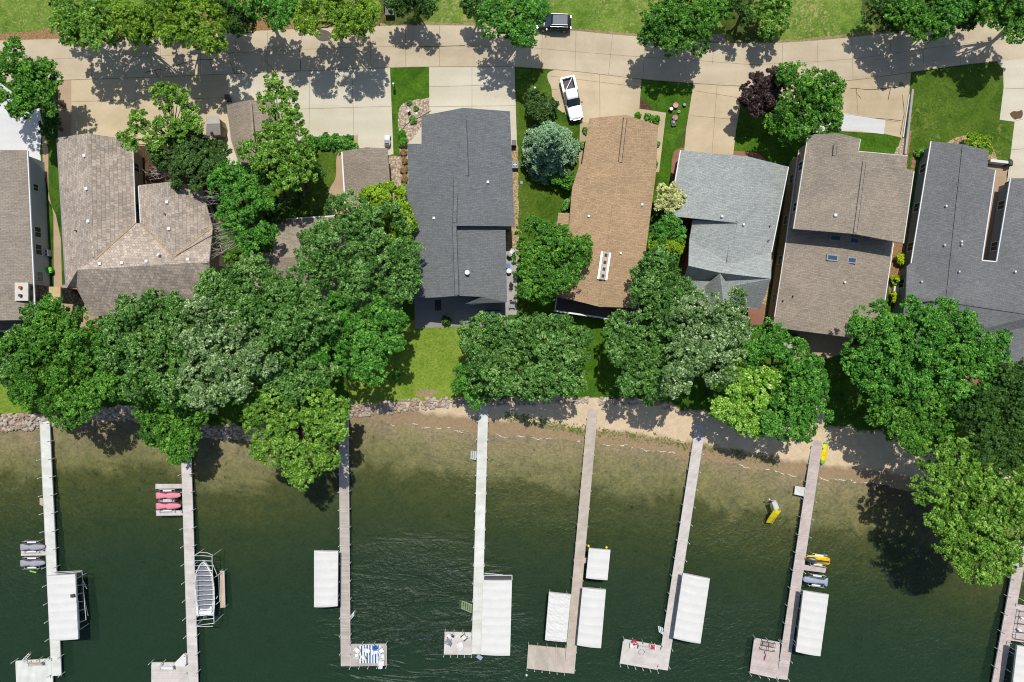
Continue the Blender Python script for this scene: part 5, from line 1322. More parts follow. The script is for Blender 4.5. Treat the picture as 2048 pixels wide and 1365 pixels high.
lift('white canopy lift on the right side of the beige dock', [(1165,1176),(1212,1180),(1202,1297),(1154,1291)], 2.0)
lift('white canopy lift beside the slanting grey pink dock', [(1366,1147),(1420,1158),(1401,1288),(1347,1277)], 2.0)
lift('white canopy lift beside the grey wooden dock below the jet skis', [(1607,1182),(1658,1190),(1641,1313),(1592,1304)], 2.0)
lift('white canopy lift cut by the lower right corner of the photo', [(2035,1292),(2085,1300),(2070,1430),(2020,1420)], 2.2)

# open canopy frame with the boat
LB = thing('boat_lift', 'open tubular lift frame without fabric around the grey boat', 'boat lift', (G(408,1180).x, G(408,1180).y, WL), None)
fr_ = MB(); zt = 2.0
sideL = [G(388,1112,zt), G(392,1252,zt)]; sideR = [G(424,1113,zt), G(428,1247,zt)]
fr_.tube(sideL, .05, 6); fr_.tube(sideR, .05, 6)
for i in range(15):
    t = i/14; u = sideL[0].lerp(sideL[1], t); v = sideR[0].lerp(sideR[1], t); mid = (u+v)/2+Vector((0, .12, .22)); fr_.tube([u, u.lerp(mid, .6)+Vector((0,0,.05)), mid, v.lerp(mid, .6)+Vector((0,0,.05)), v], .035, 5)
for yy, bow in ((1108, -4), (1254, 4)):
    fr_.tube([G(388,yy+2-bow*.5,zt-.1), G(400,yy+bow*.3-2,zt), G(415,yy+bow*.2-1,zt), G(426,yy+1-bow*.5,zt-.1)], .045, 6)
for u in sideL+sideR: fr_.tube([(u.x, u.y, -1.3), (u.x, u.y, zt)], .05, 6)
fr_.build('frame', M['alu'], LB)
fr_ = MB()
for pl, z in (([(426,1130),(434,1150),(442,1147)], .4), ([(428,1156),(442,1147)], .2), ([(431,1210),(440,1203)], .2), ([(432,1198),(436,1192)], .3), ([(437,1150),(439,1202)], .0)): fr_.tube([G(x, y, z) for x, y in pl], .05, 6)
fr_.build('cradle', M['alu'], LB)
def hull_boat(px, py, Ln, wd_, rz, z, label):
    c = G(px, py, z); r = thing('motor_boat', label, 'boat', (c.x, c.y, z), rz=rz); mb = MB(); R_ = []
    for t, w_, zb in ((-.5, .86, -.35), (-.3, .98, -.42), (0, 1, -.45), (.2, .92, -.42), (.33, .72, -.35), (.42, .46, -.25), (.475, .22, -.1), (.5, .05, .1)):
        hw = wd_/2*w_; y = t*Ln; zt_ = .35+max(0, t)*.35
        R_.append([(-hw, y, zt_), (-hw*.96, y, zt_*.3), (-hw*.5, y, zb*.6), (0, y, zb), (hw*.5, y, zb*.6), (hw*.96, y, zt_*.3), (hw, y, zt_), (hw*.84, y, zt_+.02), (hw*.8, y, zt_-.06), (0, y, zt_-.06), (-hw*.8, y, zt_-.06), (-hw*.84, y, zt_+.02)])
    mb.loft([q[::-1] for q in R_]); mb.build('hull', M['white'], r, local=True)
    mb = MB(); R2 = []
    for t, w_ in ((-.36, .66), (-.2, .78), (0, .8), (.2, .72), (.33, .54), (.42, .3), (.465, .1)):
        hw = wd_/2*w_; y = t*Ln; zt_ = .37+max(0, t)*.35; R2.append([(-hw, y, zt_), (0, y, zt_+.16), (hw, y, zt_), (0, y, zt_-.02)])
    mb.loft([q[::-1] for q in R2]); mb.build('tonneau_cover', M['covergrey'], r, local=True)
    mb = MB(); mb.box((0, -.42*Ln, .45), (wd_*.7, .5, .25)); mb.box((-wd_*.33, -.37*Ln, .5), (.25, .7, .2)); mb.box((wd_*.33, -.37*Ln, .5), (.25, .7, .2)); mb.build('stern_seat', M['white'], r, local=True)
    mb = MB(); mb.box((0, -.52*Ln, .1), (.5, .35, .7)); mb.build('engine', M['dark'], r, local=True)
    mb = MB(); mb.tube([(-wd_*.44, 0, .42), (-wd_*.36, Ln*.28, .55), (-.05, Ln*.49, .75), (.05, Ln*.49, .75), (wd_*.36, Ln*.28, .55), (wd_*.44, 0, .42)], .035, 6); mb.build('bow_rail', M['alu'], r, local=True)
    return r
hull_boat(411, 1176, 7.2, 2.65, radians(2), .45, 'grey covered motor boat with white stern seat on the open lift')

# ---------------------------------------------------------------- jet skis
def pwc(label, px, py, rz, top, hull, kind='cover', group='jet skis on dock lifts'):
    z = -.1; c = G(px, py, z); r = thing('jet_ski', label, 'jet ski', (c.x, c.y, z), group, rz); L_ = 3.3
    mb = MB(); R_ = [ring(t*L_, w_, -.3+abs(t)*.15, .12, 12, 3) for t, w_ in ((-.5, .46), (-.35, .56), (0, .58), (.25, .52), (.4, .36), (.5, .1))]
    mb.loft(R_); mb.build('hull', hull, r, True, local=True)
    mb = MB()
    if kind == 'fin':
        S_ = ((-.5, .5, .2), (-.46, .62, .25), (-.4, .5, .3), (-.33, .26, .35), (-.1, .28, .5), (.05, .36, .62), (.2, .34, .55), (.33, .4, .4), (.45, .38, .3), (.5, .18, .2))
    else:
        S_ = ((-.5, .42, .22), (-.42, .46, .3), (-.25, .34, .42), (-.08, .26, .5), (.02, .38, .66), (.12, .42, .66), (.2, .38, .5), (.38, .3, .34), (.47, .2, .24), (.5, .08, .15))
    mb.loft([ring(t*L_, w_, .02, h_, 12, 2.4) for t, w_, h_ in S_]); mb.build('cover' if kind != 'bare' else 'deck_body', top, r, True, local=True)
    if kind == 'bare':
        mb = MB(); mb.loft([ring(t*L_, w_, .1, h_, 10, 2.2) for t, w_, h_ in ((-.45, .12, .4), (-.1, .16, .62), (.05, .26, .74), (.2, .4, .66), (.4, .34, .46), (.49, .12, .3))]); mb.build('seat', M['hull_dark'], r, True, local=True)
    for sx in (-.62, .62):
        mb = MB(); mb.box((sx, -.2, -.0), (.18, 1.15, .14)); mb.build('lift_bunk', M['white'], r, local=True)
    mb = MB()
    for sx in (-.78, .78):
        mb.tube([(sx, -1.2, .1), (sx, .8, .1)], .035, 6)
        for y in (-1.2, .8): mb.tube([(-.78, y, .06), (.78, y, .06)], .03, 5)
        for y in (-1.2, .8): mb.tube([(sx, y, -1.1), (sx, y, .35)], .035, 6)
    mb.build('lift_frame', M['alu'], r, local=True)
    return r
pwc('pink covered jet ski, upper of the two', 338, 991, radians(-89), M['pink'], M['hull_maroon'])
pwc('pink covered jet ski, lower of the two', 338, 1012, radians(-89), M['pink'], M['hull_maroon'])
pwc('grey covered jet ski above the narrow platform left of the white dock', 67, 1094, radians(-89), M['pwc_grey'], M['hull_dark'])
pwc('grey covered jet ski below the narrow platform left of the white dock', 67, 1126, radians(-89), M['pwc_grey'], M['hull_dark'])
pwc('yellow and dark grey jet ski right of the grey wooden dock', 1634, 1120, radians(82), M['amber'], M['yellow'], 'bare')
pwc('blue grey covered jet ski with flared tail right of the grey wooden dock', 1630, 1161, radians(82), M['pwc_blue'], M['hull_dark'], 'fin')
nd = thing('pool_noodle', 'short lime float on the water below the grey jet skis', 'float', G(66.5,1144,WL+.05)); mb = MB(); mb.tube([G(60,1142.5,WL+.06), G(73,1145.5,WL+.06)], .1, 8); mb.build('float_body', M['lime'], nd)
# kayak & slide
c = G(1647,906,-.35); ky = thing('kayak', 'yellow kayak with green ends on the sand beside the wooden dock', 'kayak', (c.x, c.y, -.45), rz=radians(-8))
mb = MB(); mb.loft([ring(t*3.3, w_, -.02, .38, 12, 2.2) for t, w_ in ((-.36, .3), (-.25, .4), (0, .46), (.25, .4), (.36, .3))]); mb.build('hull', M['yellow'], ky, True, local=True)
for sg in (-1, 1):
    mb = MB(); mb.loft([ring(sg*t*3.3, w_, 0, .36-(t-.36)*.6, 12, 2.2) for t, w_ in ((.36, .31), (.42, .25), (.47, .16), (.5, .04))][::sg]); mb.build('end_cap', M['green'], ky, True, local=True)
mb = MB(); mb.loft([ring(t*3.3, w_, .36, .41, 10, 2.2) for t, w_ in ((-.1, .12), (-.05, .2), (.08, .22), (.14, .1))]); mb.build('cockpit', M['yellow'], ky, True, local=True)
ws = thing('water_slide', 'yellow water slide with grey top platform standing in the shallows', 'slide', G(1550,1015,WL))
mb = MB(); P = [G(1556,1020,.9), G(1551,1026,.75), G(1545,1034,.3), G(1540,1042,-.3), G(1538,1046,-.6)]
for u, v in zip(P[:-1], P[1:]): mb.beam(u, v, .72, .05)
for sg in (-1, 1):
    mb.tube([p+Vector((sg*.36, sg*-.12, .08)) for p in P], .06, 6)
mb.build('chute', M['yellow'], ws)
mb = MB(); mb.beam(G(1548,1003,.9), G(1554,1019,.9), .62, .06); mb.build('top_platform', M['alu'], ws)
mb = MB()
for x, y in ((1544,1003),(1552,1003),(1550,1020),(1558,1019)): q = G(x, y, .9); mb.tube([(q.x, q.y, -2), (q.x, q.y, 1.3)], .04, 6)
for k in range(4): mb.beam(G(1543,1001,-.5+k*.35), G(1551,1001,-.5+k*.35), .06, .04)
mb.build('ladder_frame', M['alu'], ws)
mb = MB(); q = G(1539,999,.6); mb.box(q, (.2, .16, .08), .5); mb.build('sign_plate', M['white'], ws)

# ---------------------------------------------------------------- vehicles
def wheel(mbp, parent, x, y, r=.38):
    mb = MB(); n = 18
    mb.loft([[(x+dx, y+r*cos(2*pi*k/n), r+r*sin(2*pi*k/n)) for k in range(n)] for dx in (-.13, .13)]); o = mb.build('wheel', M['tyre'], parent, True, local=True)
    mb = MB(); sg = 1 if x > 0 else -1
    mb.loft([[(x+dx, y+r*.6*cos(2*pi*k/n), r+r*.6*sin(2*pi*k/n)) for k in range(n)] for dx in ((.12, .14) if sg > 0 else (-.14, -.12))]); mb.build('rim', M['metal'], o, local=True)
def pickup():
    c0 = G(1134.5,156,1.2); c1 = G(1154,240,1.0); mid = G(1144,197.5,.9); d_ = Vector((c1.x-c0.x, c1.y-c0.y, 0)); rz = atan2(d_.y, d_.x)-pi/2
    r = thing('pickup_truck', 'white pickup truck parked on the beige drive with a rack in its bed', 'pickup', (mid.x, mid.y, .03), rz=rz)
    # local +y forward (hood), length 5.7, width 1.95
    mb = MB(); hw = .97
    mb.loft([ring(y, w_, .35, zt, 16, 4.5) for y, w_, zt in ((.62, hw, 1.12), (1.3, hw, 1.14), (2.2, hw*.98, 1.1), (2.6, hw*.93, 1.02), (2.8, hw*.78, .85))]); mb.build('hood', M['carwhite'], r, True, local=True)
    mb = MB(); mb.loft([ring(y, w_, .35, zt, 16, 5) for y, w_, zt in ((-.98, hw, 1.12), (.65, hw, 1.12))])
    mb.loft([ring(y, w_, .9, zt, 16, 4) for y, w_, zt in ((-1.0, .78, 1.78), (-.85, .8, 1.88), (0, .8, 1.9), (.35, .77, 1.84))])
    mb.build('cab', M['carwhite'], r, True, local=True)
    mb = MB(); mb.add([(-.74, .42, 1.8), (.74, .42, 1.8), (.86, 1.12, 1.2), (-.86, 1.12, 1.2), (-.74, .3, 1.5), (.74, .3, 1.5), (.84, 1.0, 1.0), (-.84, 1.0, 1.0)], [(0,1,2,3)[::-1],(4,5,6,7),(0,1,5,4),(1,2,6,5),(2,3,7,6),(3,0,4,7)]); mb.build('windshield', M['carglass'], r, local=True)
    for sg in (-1, 1):
        mb = MB(); mb.add([(sg*.83, -.85, 1.72), (sg*.83, .3, 1.72), (sg*.93, .85, 1.16), (sg*.93, -.9, 1.16), (sg*.7, -.85, 1.7), (sg*.7, .3, 1.7), (sg*.8, .85, 1.1), (sg*.8, -.9, 1.1)], [(0,1,2,3),(7,6,5,4),(0,4,5,1),(1,5,6,2),(2,6,7,3),(3,7,4,0)]); mb.build('side_window', M['carglass'], r, local=True)
        mb = MB(); mb.box((sg*1.12, .85, 1.2), (.24, .14, .2)); mb.build('mirror', M['black'], r, local=True)
        mb = MB(); mb.box((sg*.72, 2.68, .85), (.4, .16, .2)); mb.build('headlight', M['lamp'], r, local=True)
        mb = MB(); mb.box((sg*.9, -2.86, .9), (.14, .06, .35)); mb.build('tail_light', M['lampred'], r, local=True)
        for y in (1.75, -1.85): wheel(None, r, sg*.86, y)
    mb = MB()
    for sg in (-1, 1): mb.box((sg*.86, -1.93, .75), (.22, 1.9, .76))
    mb.box((0, -2.82, .75), (1.94, .12, .7)); mb.box((0, -1.93, .5), (1.6, 1.85, .12)); mb.build('bed', M['carwhite'], r, local=True)
    mb = MB(); mb.box((0, -1.9, .585), (1.5, 1.72, .05)); mb.build('bed_liner', M['bedliner'], r, local=True)
    mb = MB(); mb.beam((.62, -1.1, 1.15), (.1-.7, -2.6, 1.15), .07, .07); mb.box((-.78, -1.9, 1.17), (.12, 1.7, .08)); mb.beam((-.3, -1.1, 1.15), (.6, -1.1, 1.15), .08, .08); mb.build('rack', M['alu'], r, local=True)
    mb = MB(); mb.loft([ring(y, w_, .35, .75, 12, 4) for y, w_ in ((2.7, .9), (2.9, .82), (2.97, .6))]); mb.build('front_bumper', M['black'], r, True, local=True)
    mb = MB(); mb.box((0, 2.86, .78), (1.0, .08, .2)); mb.build('grille', M['metal'], r, local=True)
pickup()
def suv():
    p = G(1108, 46, .8); r = thing('suv', 'black suv parked on the verge with its left end under a maple', 'car', (p.x, p.y, .03), rz=radians(88))
    hw = .95  # local +y is forward; rz turns it to point left
    mb = MB(); mb.loft([ring(y, w_, .3, zt, 16, 4.2) for y, w_, zt in ((-2.25, hw*.85, .9), (-2.1, hw*.97, 1.0), (-1, hw, 1.03), (.8, hw, 1.03), (1.5, hw*.98, 1.0), (2.1, hw*.9, .9), (2.3, hw*.7, .75))]); mb.build('body', M['carblack'], r, True, local=True)
    mb = MB(); mb.loft([ring(y, w_, .9, zt, 16, 3.6) for y, w_, zt in ((-2.1, .74, 1.45), (-1.85, .78, 1.68), (-.5, .78, 1.74), (.35, .76, 1.7))]); mb.build('cabin', M['carblack'], r, True, local=True)
    mb = MB(); mb.box((0, -.75, 1.745), (1.2, 1.9, .03)); mb.build('roof_panel', M['suvroof'], r, local=True)
    mb = MB(); mb.add([(-.7, .4, 1.64), (.7, .4, 1.64), (.84, 1.2, 1.08), (-.84, 1.2, 1.08), (-.7, .3, 1.4), (.7, .3, 1.4), (.8, 1.1, .95), (-.8, 1.1, .95)], [(3,2,1,0),(4,5,6,7),(0,1,5,4),(1,2,6,5),(2,3,7,6),(3,0,4,7)]); mb.build('windshield', M['carglass'], r, local=True)
    for sg in (-1, 1):
        mb = MB(); mb.box((sg*.7, -.7, 1.8), (.05, 2.1, .06)); mb.build('roof_rail', M['alu'], r, local=True)
        mb = MB(); mb.box((sg*.845, -.7, 1.35), (.04, 2.2, .4)); mb.build('side_window', M['carglass'], r, local=True)
        mb = MB(); mb.box((sg*1.05, .95, 1.05), (.22, .14, .16)); mb.build('mirror', M['alu'], r, local=True)
        mb = MB(); mb.box((sg*.72, -2.2, .95), (.3, .1, .25)); mb.build('tail_light', M['lampred'], r, local=True)
        mb = MB(); mb.box((sg*.62, 2.15, .75), (.35, .12, .16)); mb.build('headlight', M['lamp'], r, local=True)
        for y in (1.4, -1.4): wheel(None, r, sg*.84, y, .36)
suv()
tr_ = thing('utility_trailer', 'small dark trailer with pale load half hidden in the top thicket', 'trailer', G(780,17))
mb = MB(); mb.box(G(780,17,.6), (1.2, 2.0, .5)); mb.build('trailer_body', M['dark'], tr_)
mb = MB(); mb.box(G(782,12,1.0), (.5, .5, .3), .4); mb.box(G(783,21,1.0), (.35, .4, .25), .2); mb.build('load', M['pwc_blue'], tr_)
for sg in (-1, 1):
    mb = MB(); q = G(780,17,.3); mb.tube([(q.x+sg*.62, q.y, .32), (q.x+sg*.8, q.y, .32)], .32, 12); mb.build('wheel', M['tyre'], tr_)

# ---------------------------------------------------------------- small things
def mailbox(label, px, py, cm='black', top='white'):
    q = G(px, py, 0); r = thing('mailbox', label, 'mailbox', q)
    mb = MB(); mb.box((q.x, q.y, .5), (.1, .1, 1.0)); mb.build('post', M['wood'], r)
    mb = MB(); mb.loft([[(q.x+dx*.14, q.y+dy, 1.0+dz*.3) for dx, dz in ((-1, 0), (1, 0), (1, .6), (.6, 1), (-.6, 1), (-1, .6))][::-1] for dy in (-.28, .28)]); mb.build('box_body', M[cm], r)
    mb = MB(); mb.box((q.x, q.y+.2, 1.33), (.24, .2, .05)); mb.build('lid', M[top], r)
mailbox('mailbox on the lawn strip beside the cream drive', 790, 178)
mailbox('mailbox on the side lawn near the dark conifer shrub', 1069, 186, 'dark')
def bin_(label, px, py, mat, rz=0, s_=1.0):
    q = G(px, py, 0); r = thing('trash_bin', label, 'trash bin', q, rz=rz)
    mb = MB(); mb.loft([[(-.28*k, -.32*k, z), (.28*k, -.32*k, z), (.28*k, .32*k, z), (-.28*k, .32*k, z)] for k, z in ((.8*s_, .05), (1*s_, .95*s_))]); mb.build('bin_body', mat, r, local=True)
    mb = MB(); mb.box((0, 0, .98*s_), (.62*s_, .7*s_, .07)); mb.build('lid', mat, r, local=True)
    for sx in (-.25, .25):
        mb = MB(); mb.tube([(sx*s_-.04, -.3*s_, .12), (sx*s_+.04, -.3*s_, .12)], .12, 10); mb.build('wheel', M['tyre'], r, local=True)
bin_('dark bin with white paper beside the tan and cream drives', 460, 200, M['dark'])
bin_('dark bin beside the east wall of the slate roofed house', 1028, 290, M['dark'])
bin_('grey bin by the front of the brown roofed house corner', 2013, 370, M['dark'])
def ac(label, px, py, rz=0):
    q = G(px, py, 0); r = thing('air_conditioner', label, 'air conditioner', q, rz=rz)
    mb = MB(); mb.box((0, 0, .4), (.85, .85, .8)); mb.build('casing', M['grey'], r, local=True)
    mb = MB(); mb.disc((0, 0), .34, .8, .82, 16); f_ = mb.build('grille', M['dark'], r, local=True)
    mb = MB()
    for k in range(4): mb.box((.14*cos(k*pi/2), .14*sin(k*pi/2), .845), (.26, .1, .02), k*pi/2)
    mb.build('fan', M['white'], f_, local=True)
ac('air conditioner with round fan beside the leftmost house wall', 98, 508, .1)
ac('white air conditioner against the east wall of the slate roofed house', 1030, 333)
kq = G(99,541,.4); kk = thing('toy_cart', 'bright green cart standing between the leftmost house and the paved path', 'cart', (kq.x, kq.y, 0))
mb = MB(); mb.loft([[(kq.x+x*k, kq.y+y*k, z) for x, y in ((-.45,-.4),(.45,-.4),(.55,0),(.45,.4),(-.45,.4))] for k, z in ((.8, .2), (1, .7))]); mb.build('cart_body', M['green'], kk)
mb = MB(); mb.box((kq.x+.35, kq.y+.05, .78), (.3, .5, .15), .3); mb.build('cart_lid', M['lime'], kk)
# golf-cart like utility box on drive by narrow garage
q = G(776,284); gf = thing('utility_cart', 'small white cart parked at the corner of the narrow garage', 'cart', q)
mb = MB(); mb.loft([ring(y, .38, .25, z, 12, 4) for y, z in ((-.7, .6), (-.6, .8), (.1, .85), (.7, .6))]); mb.v = [(x+q.x, y+q.y, z) for x, y, z in mb.v]; mb.build('cart_body', M['white'], gf)
mb = MB(); mb.box((q.x, q.y-.25, .95), (.6, .45, .12)); mb.build('seat', M['grey'], gf)
mb = MB(); mb.box((q.x, q.y-.62, .7), (.55, .1, .3)); mb.build('front_panel', M['dark'], gf)
for sg in (-1, 1):
    for dy in (-.45, .45):
        mb = MB(); mb.tube([(q.x+sg*.3, q.y+dy, .2), (q.x+sg*.42, q.y+dy, .2)], .2, 12); mb.build('wheel', M['tyre'], gf)
# lawn ornaments near D5
def pot(label, px, py, rad, h_, m1, m2, cat='planter', tilt=0):
    q = G(px, py, 0); r = thing('planter', label, cat, q)
    mb = MB(); n = 14
    mb.loft([[(rad*k*cos(2*pi*i/n), rad*k*sin(2*pi*i/n), z) for i in range(n)] for k, z in ((.7, 0), (1, h_), (.85, h_), (.8, h_*.8))]); mb.build('pot', m1, r, True, local=True)
    mb = MB(); mb.disc((0, 0), rad*.8, h_*.78, h_*.84, 14); mb.build('filling', m2, r, local=True)
pot('black pot with white top on the strip lawn left of the tan stool', 1341, 220, .3, .55, M['black'], M['white'])
pot('round tan tree stump on the strip lawn between drives', 1350, 213, .36, .45, M['wood_tan'], M['pink'])
pot('small dark pot at the right of the lawn ornaments', 1368, 211, .25, .4, M['dark'], M['grey'])
pot('pink ring with red centre on the strip lawn', 1349, 237, .36, .35, M['pink'], M['hull_maroon'])
pot('white pot near the pale chairs on the strip lawn', 1357, 225, .18, .3, M['white'], M['dark'])
def mower(px, py):
    q = G(px, py); r = thing('push_mower', 'dark push mower beside the pink ring on the strip lawn', 'mower', q, rz=radians(10))
    mb = MB(); mb.box((0, 0, .22), (.55, .75, .18)); mb.build('deck_body', M['black'], r, local=True)
    mb = MB(); mb.disc((0, .05), .17, .31, .5, 12); mb.build('engine', M['grey'], r, local=True)
    mb = MB(); mb.tube([(-.2, .3, .3), (-.2, .9, .9), (.2, .9, .9), (.2, .3, .3)], .02, 5); mb.build('handle', M['dark'], r, local=True)
    for sx in (-.28, .28):
        for sy in (-.3, .3):
            mb = MB(); mb.tube([(sx-.03, sy, .12), (sx+.03, sy, .12)], .12, 10); mb.build('wheel', M['tyre'], r, local=True)
mower(1346, 248)
# chairs
def chair_proto(name, mat, seatmat=None):
    r = thing(name, 'tmp', 'chair', (0, 0, 0))
    mb = MB()
    for i in range(5): mb.box((-.22+i*.11, .02, .36), (.1, .52, .025), 0, radians(8))
    mb.build('seat', seatmat or mat, r, local=True)
    mb = MB()
    for i in range(5): mb.box((-.22+i*.11, -.38, .66), (.1, .03, .75-.04*abs(i-2)), 0, radians(28))
    mb.build('backrest', seatmat or mat, r, local=True)
    for sg in (-1, 1):
        mb = MB(); mb.box((sg*.34, 0, .56), (.12, .66, .03)); mb.build('armrest', mat, r, local=True)
        for y in (.28, -.3):
            mb = MB(); mb.box((sg*.32, y, .275), (.06, .08, .55)); mb.build('leg', mat, r, local=True)
    return r
CH = chair_proto('lounge_chair', M['white']); first = [True]
def chair(px, py, ang_, label, group=None, mats=None, z=DZ+.005, scale=1.0, proto=None):
    o = proto or (CH if first[0] else copy_tree(CH))
    if proto is None: first[0] = False
    q = G(px, py, z+.4); o.location = (q.x, q.y, z); o.rotation_euler = (0, 0, radians(ang_)); o.scale = (scale,)*3; o['label'] = label
    if group: o['group'] = group
    elif 'group' in o: del o['group']
    return o
g3 = 'white chairs around the striped rug'
chair(714, 1301, 140, 'white chair off the left edge of the striped rug, nearest the dock', g3)
chair(713, 1313, 80, 'white low chair at the lower left of the striped rug', g3, scale=.7)
chair(734, 1302, 160, 'white chair on the upper left stripes of the rug', g3)
chair(726, 1316, 110, 'white chair on the lower left stripes of the rug', g3, scale=.85)
chair(762, 1302, 210, 'white chair at the upper right corner of the rug', g3)
chair(765, 1314, 270, 'white chair at the right end of the platform, middle', g3, scale=.85)
chair(762, 1326, 0, 'white chair at the lower right corner of the platform', g3)
chair(750, 1305, 180, 'white chair under the blue towel on the rug', g3, scale=.9)
chair(920, 1290, 20, 'white chair in the middle of the white dock end platform', None)
chair(899, 1273, 150, 'white chair with dark cushion in the corner of the white dock end platform', None, scale=.8)
chair(1266, 1291, 180, 'white chair with red towel, left one on the slanting dock platform', 'white chairs with red towels')
chair(1305, 1294, 180, 'white chair with red towel, right one on the slanting dock platform', 'white chairs with red towels')
chair(150, 640, 40, 'white patio chair seen through leaves below the shake roof chimney', None, z=.02)
chair(1922, 748, 30, 'white patio chair seen through leaves at the left of the right shore patio', 'white patio chairs under the right trees', z=.02)
chair(1985, 748, 200, 'white patio chair seen through leaves at the right of the right shore patio', 'white patio chairs under the right trees', z=.02)
chair(1975, 743, 160, 'white patio chair beside the rightmost patio chair', 'white patio chairs under the right trees', z=.02)
gch = chair_proto('lounge_chair', M['grey']); chair(896, 1283, 60, 'rounded grey chair on the white dock end platform', proto=gch)
dch = chair_proto('folding_chair', M['dark'], M['wood_white']); chair(928, 1275, 130, 'dark framed folding chair on the white dock end platform', proto=dch)
rch = chair_proto('lounge_chair', M['terracotta']); chair(1308, 801, 120, 'rust red chair at the grass edge right of the beige dock', proto=rch, z=0)
def cloth(label, px, py, rz, m_, w_=.5, l_=.6, z=.25):
    q = G(px, py, z); r = MB(); rr = random.Random(px); vs = []; n = 5
    for i in range(n):
        for k in range(n):
            x = (i/(n-1)-.5)*w_; y = (k/(n-1)-.5)*l_; vs.append((x*cos(rz)-y*sin(rz)+q.x+rr.uniform(-.04, .04), x*sin(rz)+y*cos(rz)+q.y+rr.uniform(-.04, .04), z+rr.uniform(-.05, .08)))
    r.add(vs, [(i*n+k, (i+1)*n+k, (i+1)*n+k+1, i*n+k+1) for i in range(n-1) for k in range(n-1)]); o = r.build('towel', m_); me = o.data
    for v in me.vertices: v.co -= Vector((q.x, q.y, z))
    o.location = (q.x, q.y, z); tag(o, label, 'towel'); sm = o.modifiers.new('thickness', 'SOLIDIFY'); sm.thickness = .02
cloth('red towel on the left chair of the slanting dock platform', 1269, 1286, .4, M['red'], .55, .7, .35)
cloth('red towel on the right chair of the slanting dock platform', 1305, 1294, -.3, M['red'], .55, .65, .35)
cloth('blue towel on a chair at the top of the striped rug', 750, 1297, .2, M['blue'], .55, .7, .45)
cloth('dark cushion cloth at the corner chair of the white dock platform', 905, 1272, 1, M['hull_dark'], .35, .5, .35)
# rug
q0, q1 = G(719,1291,DZ+.02), G(761,1327,DZ+.02); rg = MB(); k = 15
cols = ['white','choc','white','teal','white','choc','white','blue','white','teal','white','choc','white','teal','white']
names = ['white','choc','teal','blue']
for i in range(k):
    x0 = q0.x+(q1.x-q0.x)*i/k; x1 = q0.x+(q1.x-q0.x)*(i+1)/k; rg.cm = names.index(cols[i])
    rg.prism([(x0, q1.y), (x1, q1.y), (x1, q0.y), (x0, q0.y)], DZ+.012, DZ+.03)
o = rg.build('striped_rug', [M[n_] for n_ in names]); tag(o, 'rug with white, brown, teal and blue stripes on the weathered dock end', 'rug')
# benches
def bench(name, label, pts, z0, mat, rail=None):
    u, v = G(*pts[0], z0+.45), G(*pts[1], z0+.45); c_ = (u+v)/2; r = thing(name, label, 'bench', (c_.x, c_.y, z0))
    mb = MB(); d_ = (v-u).normalized(); n_ = Vector((-d_.y, d_.x, 0))
    for k in (-1, 0, 1): mb.beam(u+n_*k*.14, v+n_*k*.14, .12, .04)
    mb.build('seat', mat, r)
    mb = MB()
    for k in (0, 1): mb.beam(u+n_*.28+Vector((0, 0, .25+k*.18)), v+n_*.28+Vector((0, 0, .25+k*.18)), .03, .12)
    mb.build('backrest', mat, r)
    for p_ in (u, v):
        mb = MB(); mb.beam(p_+n_*.28+Vector((0,0,.45)), p_+n_*.26-Vector((0,0,.45)), .05, .06); mb.beam(p_-n_*.2, p_-n_*.22-Vector((0,0,.45)), .05, .06); mb.beam(p_+n_*.28+Vector((0,0,.2)), p_-n_*.2+Vector((0,0,.2)), .06, .04); mb.build('leg_frame', M['grey'], r)
bench('park_bench','wooden bench on the white platform in the lower left corner',[(59,1329),(86,1328)],DZ,M['wood_tan'])
bench('park_bench','white bench on the pinkish dock end beside the white triangular box',[(322,1336),(348,1336)],DZ,M['white'])
bench('park_bench','slatted bench between the red towel chairs',[(1276,1294),(1300,1297)],DZ,M['wood_pale'])
# triangular white box
tb = thing('storage_box','white triangular corner box on the pinkish dock','box',G(361,1321,DZ))
mb = MB(); mb.prism([tuple(G(a, b, .3))[:2] for a, b in ((367,1309),(371,1312),(371,1330),(368,1332),(352,1332),(349,1328))], DZ, .25); mb.build('box_body', M['white'], tb)
mb = MB(); mb.prism([tuple(G(a, b, .3))[:2] for a, b in ((367,1308),(372,1311.5),(372,1330.5),(368,1333),(352,1333),(348,1328))], .25, .31); mb.build('lid', M['fabric'], tb)
fp = thing('fire_ring','thin metal ring table on the slanting dock platform','table',G(1284,1304,DZ)); q = G(1284,1304,.1)
mb = MB(); mb.tube([(q.x+.38*cos(2*pi*i/16), q.y+.38*sin(2*pi*i/16), .25) for i in range(17)], .025, 5)
for i in range(3): mb.tube([(q.x+.36*cos(2*pi*i/3), q.y+.36*sin(2*pi*i/3), DZ), (q.x+.36*cos(2*pi*i/3), q.y+.36*sin(2*pi*i/3), .25)], .02, 5)
mb.build('ring_frame', M['alu'], fp)
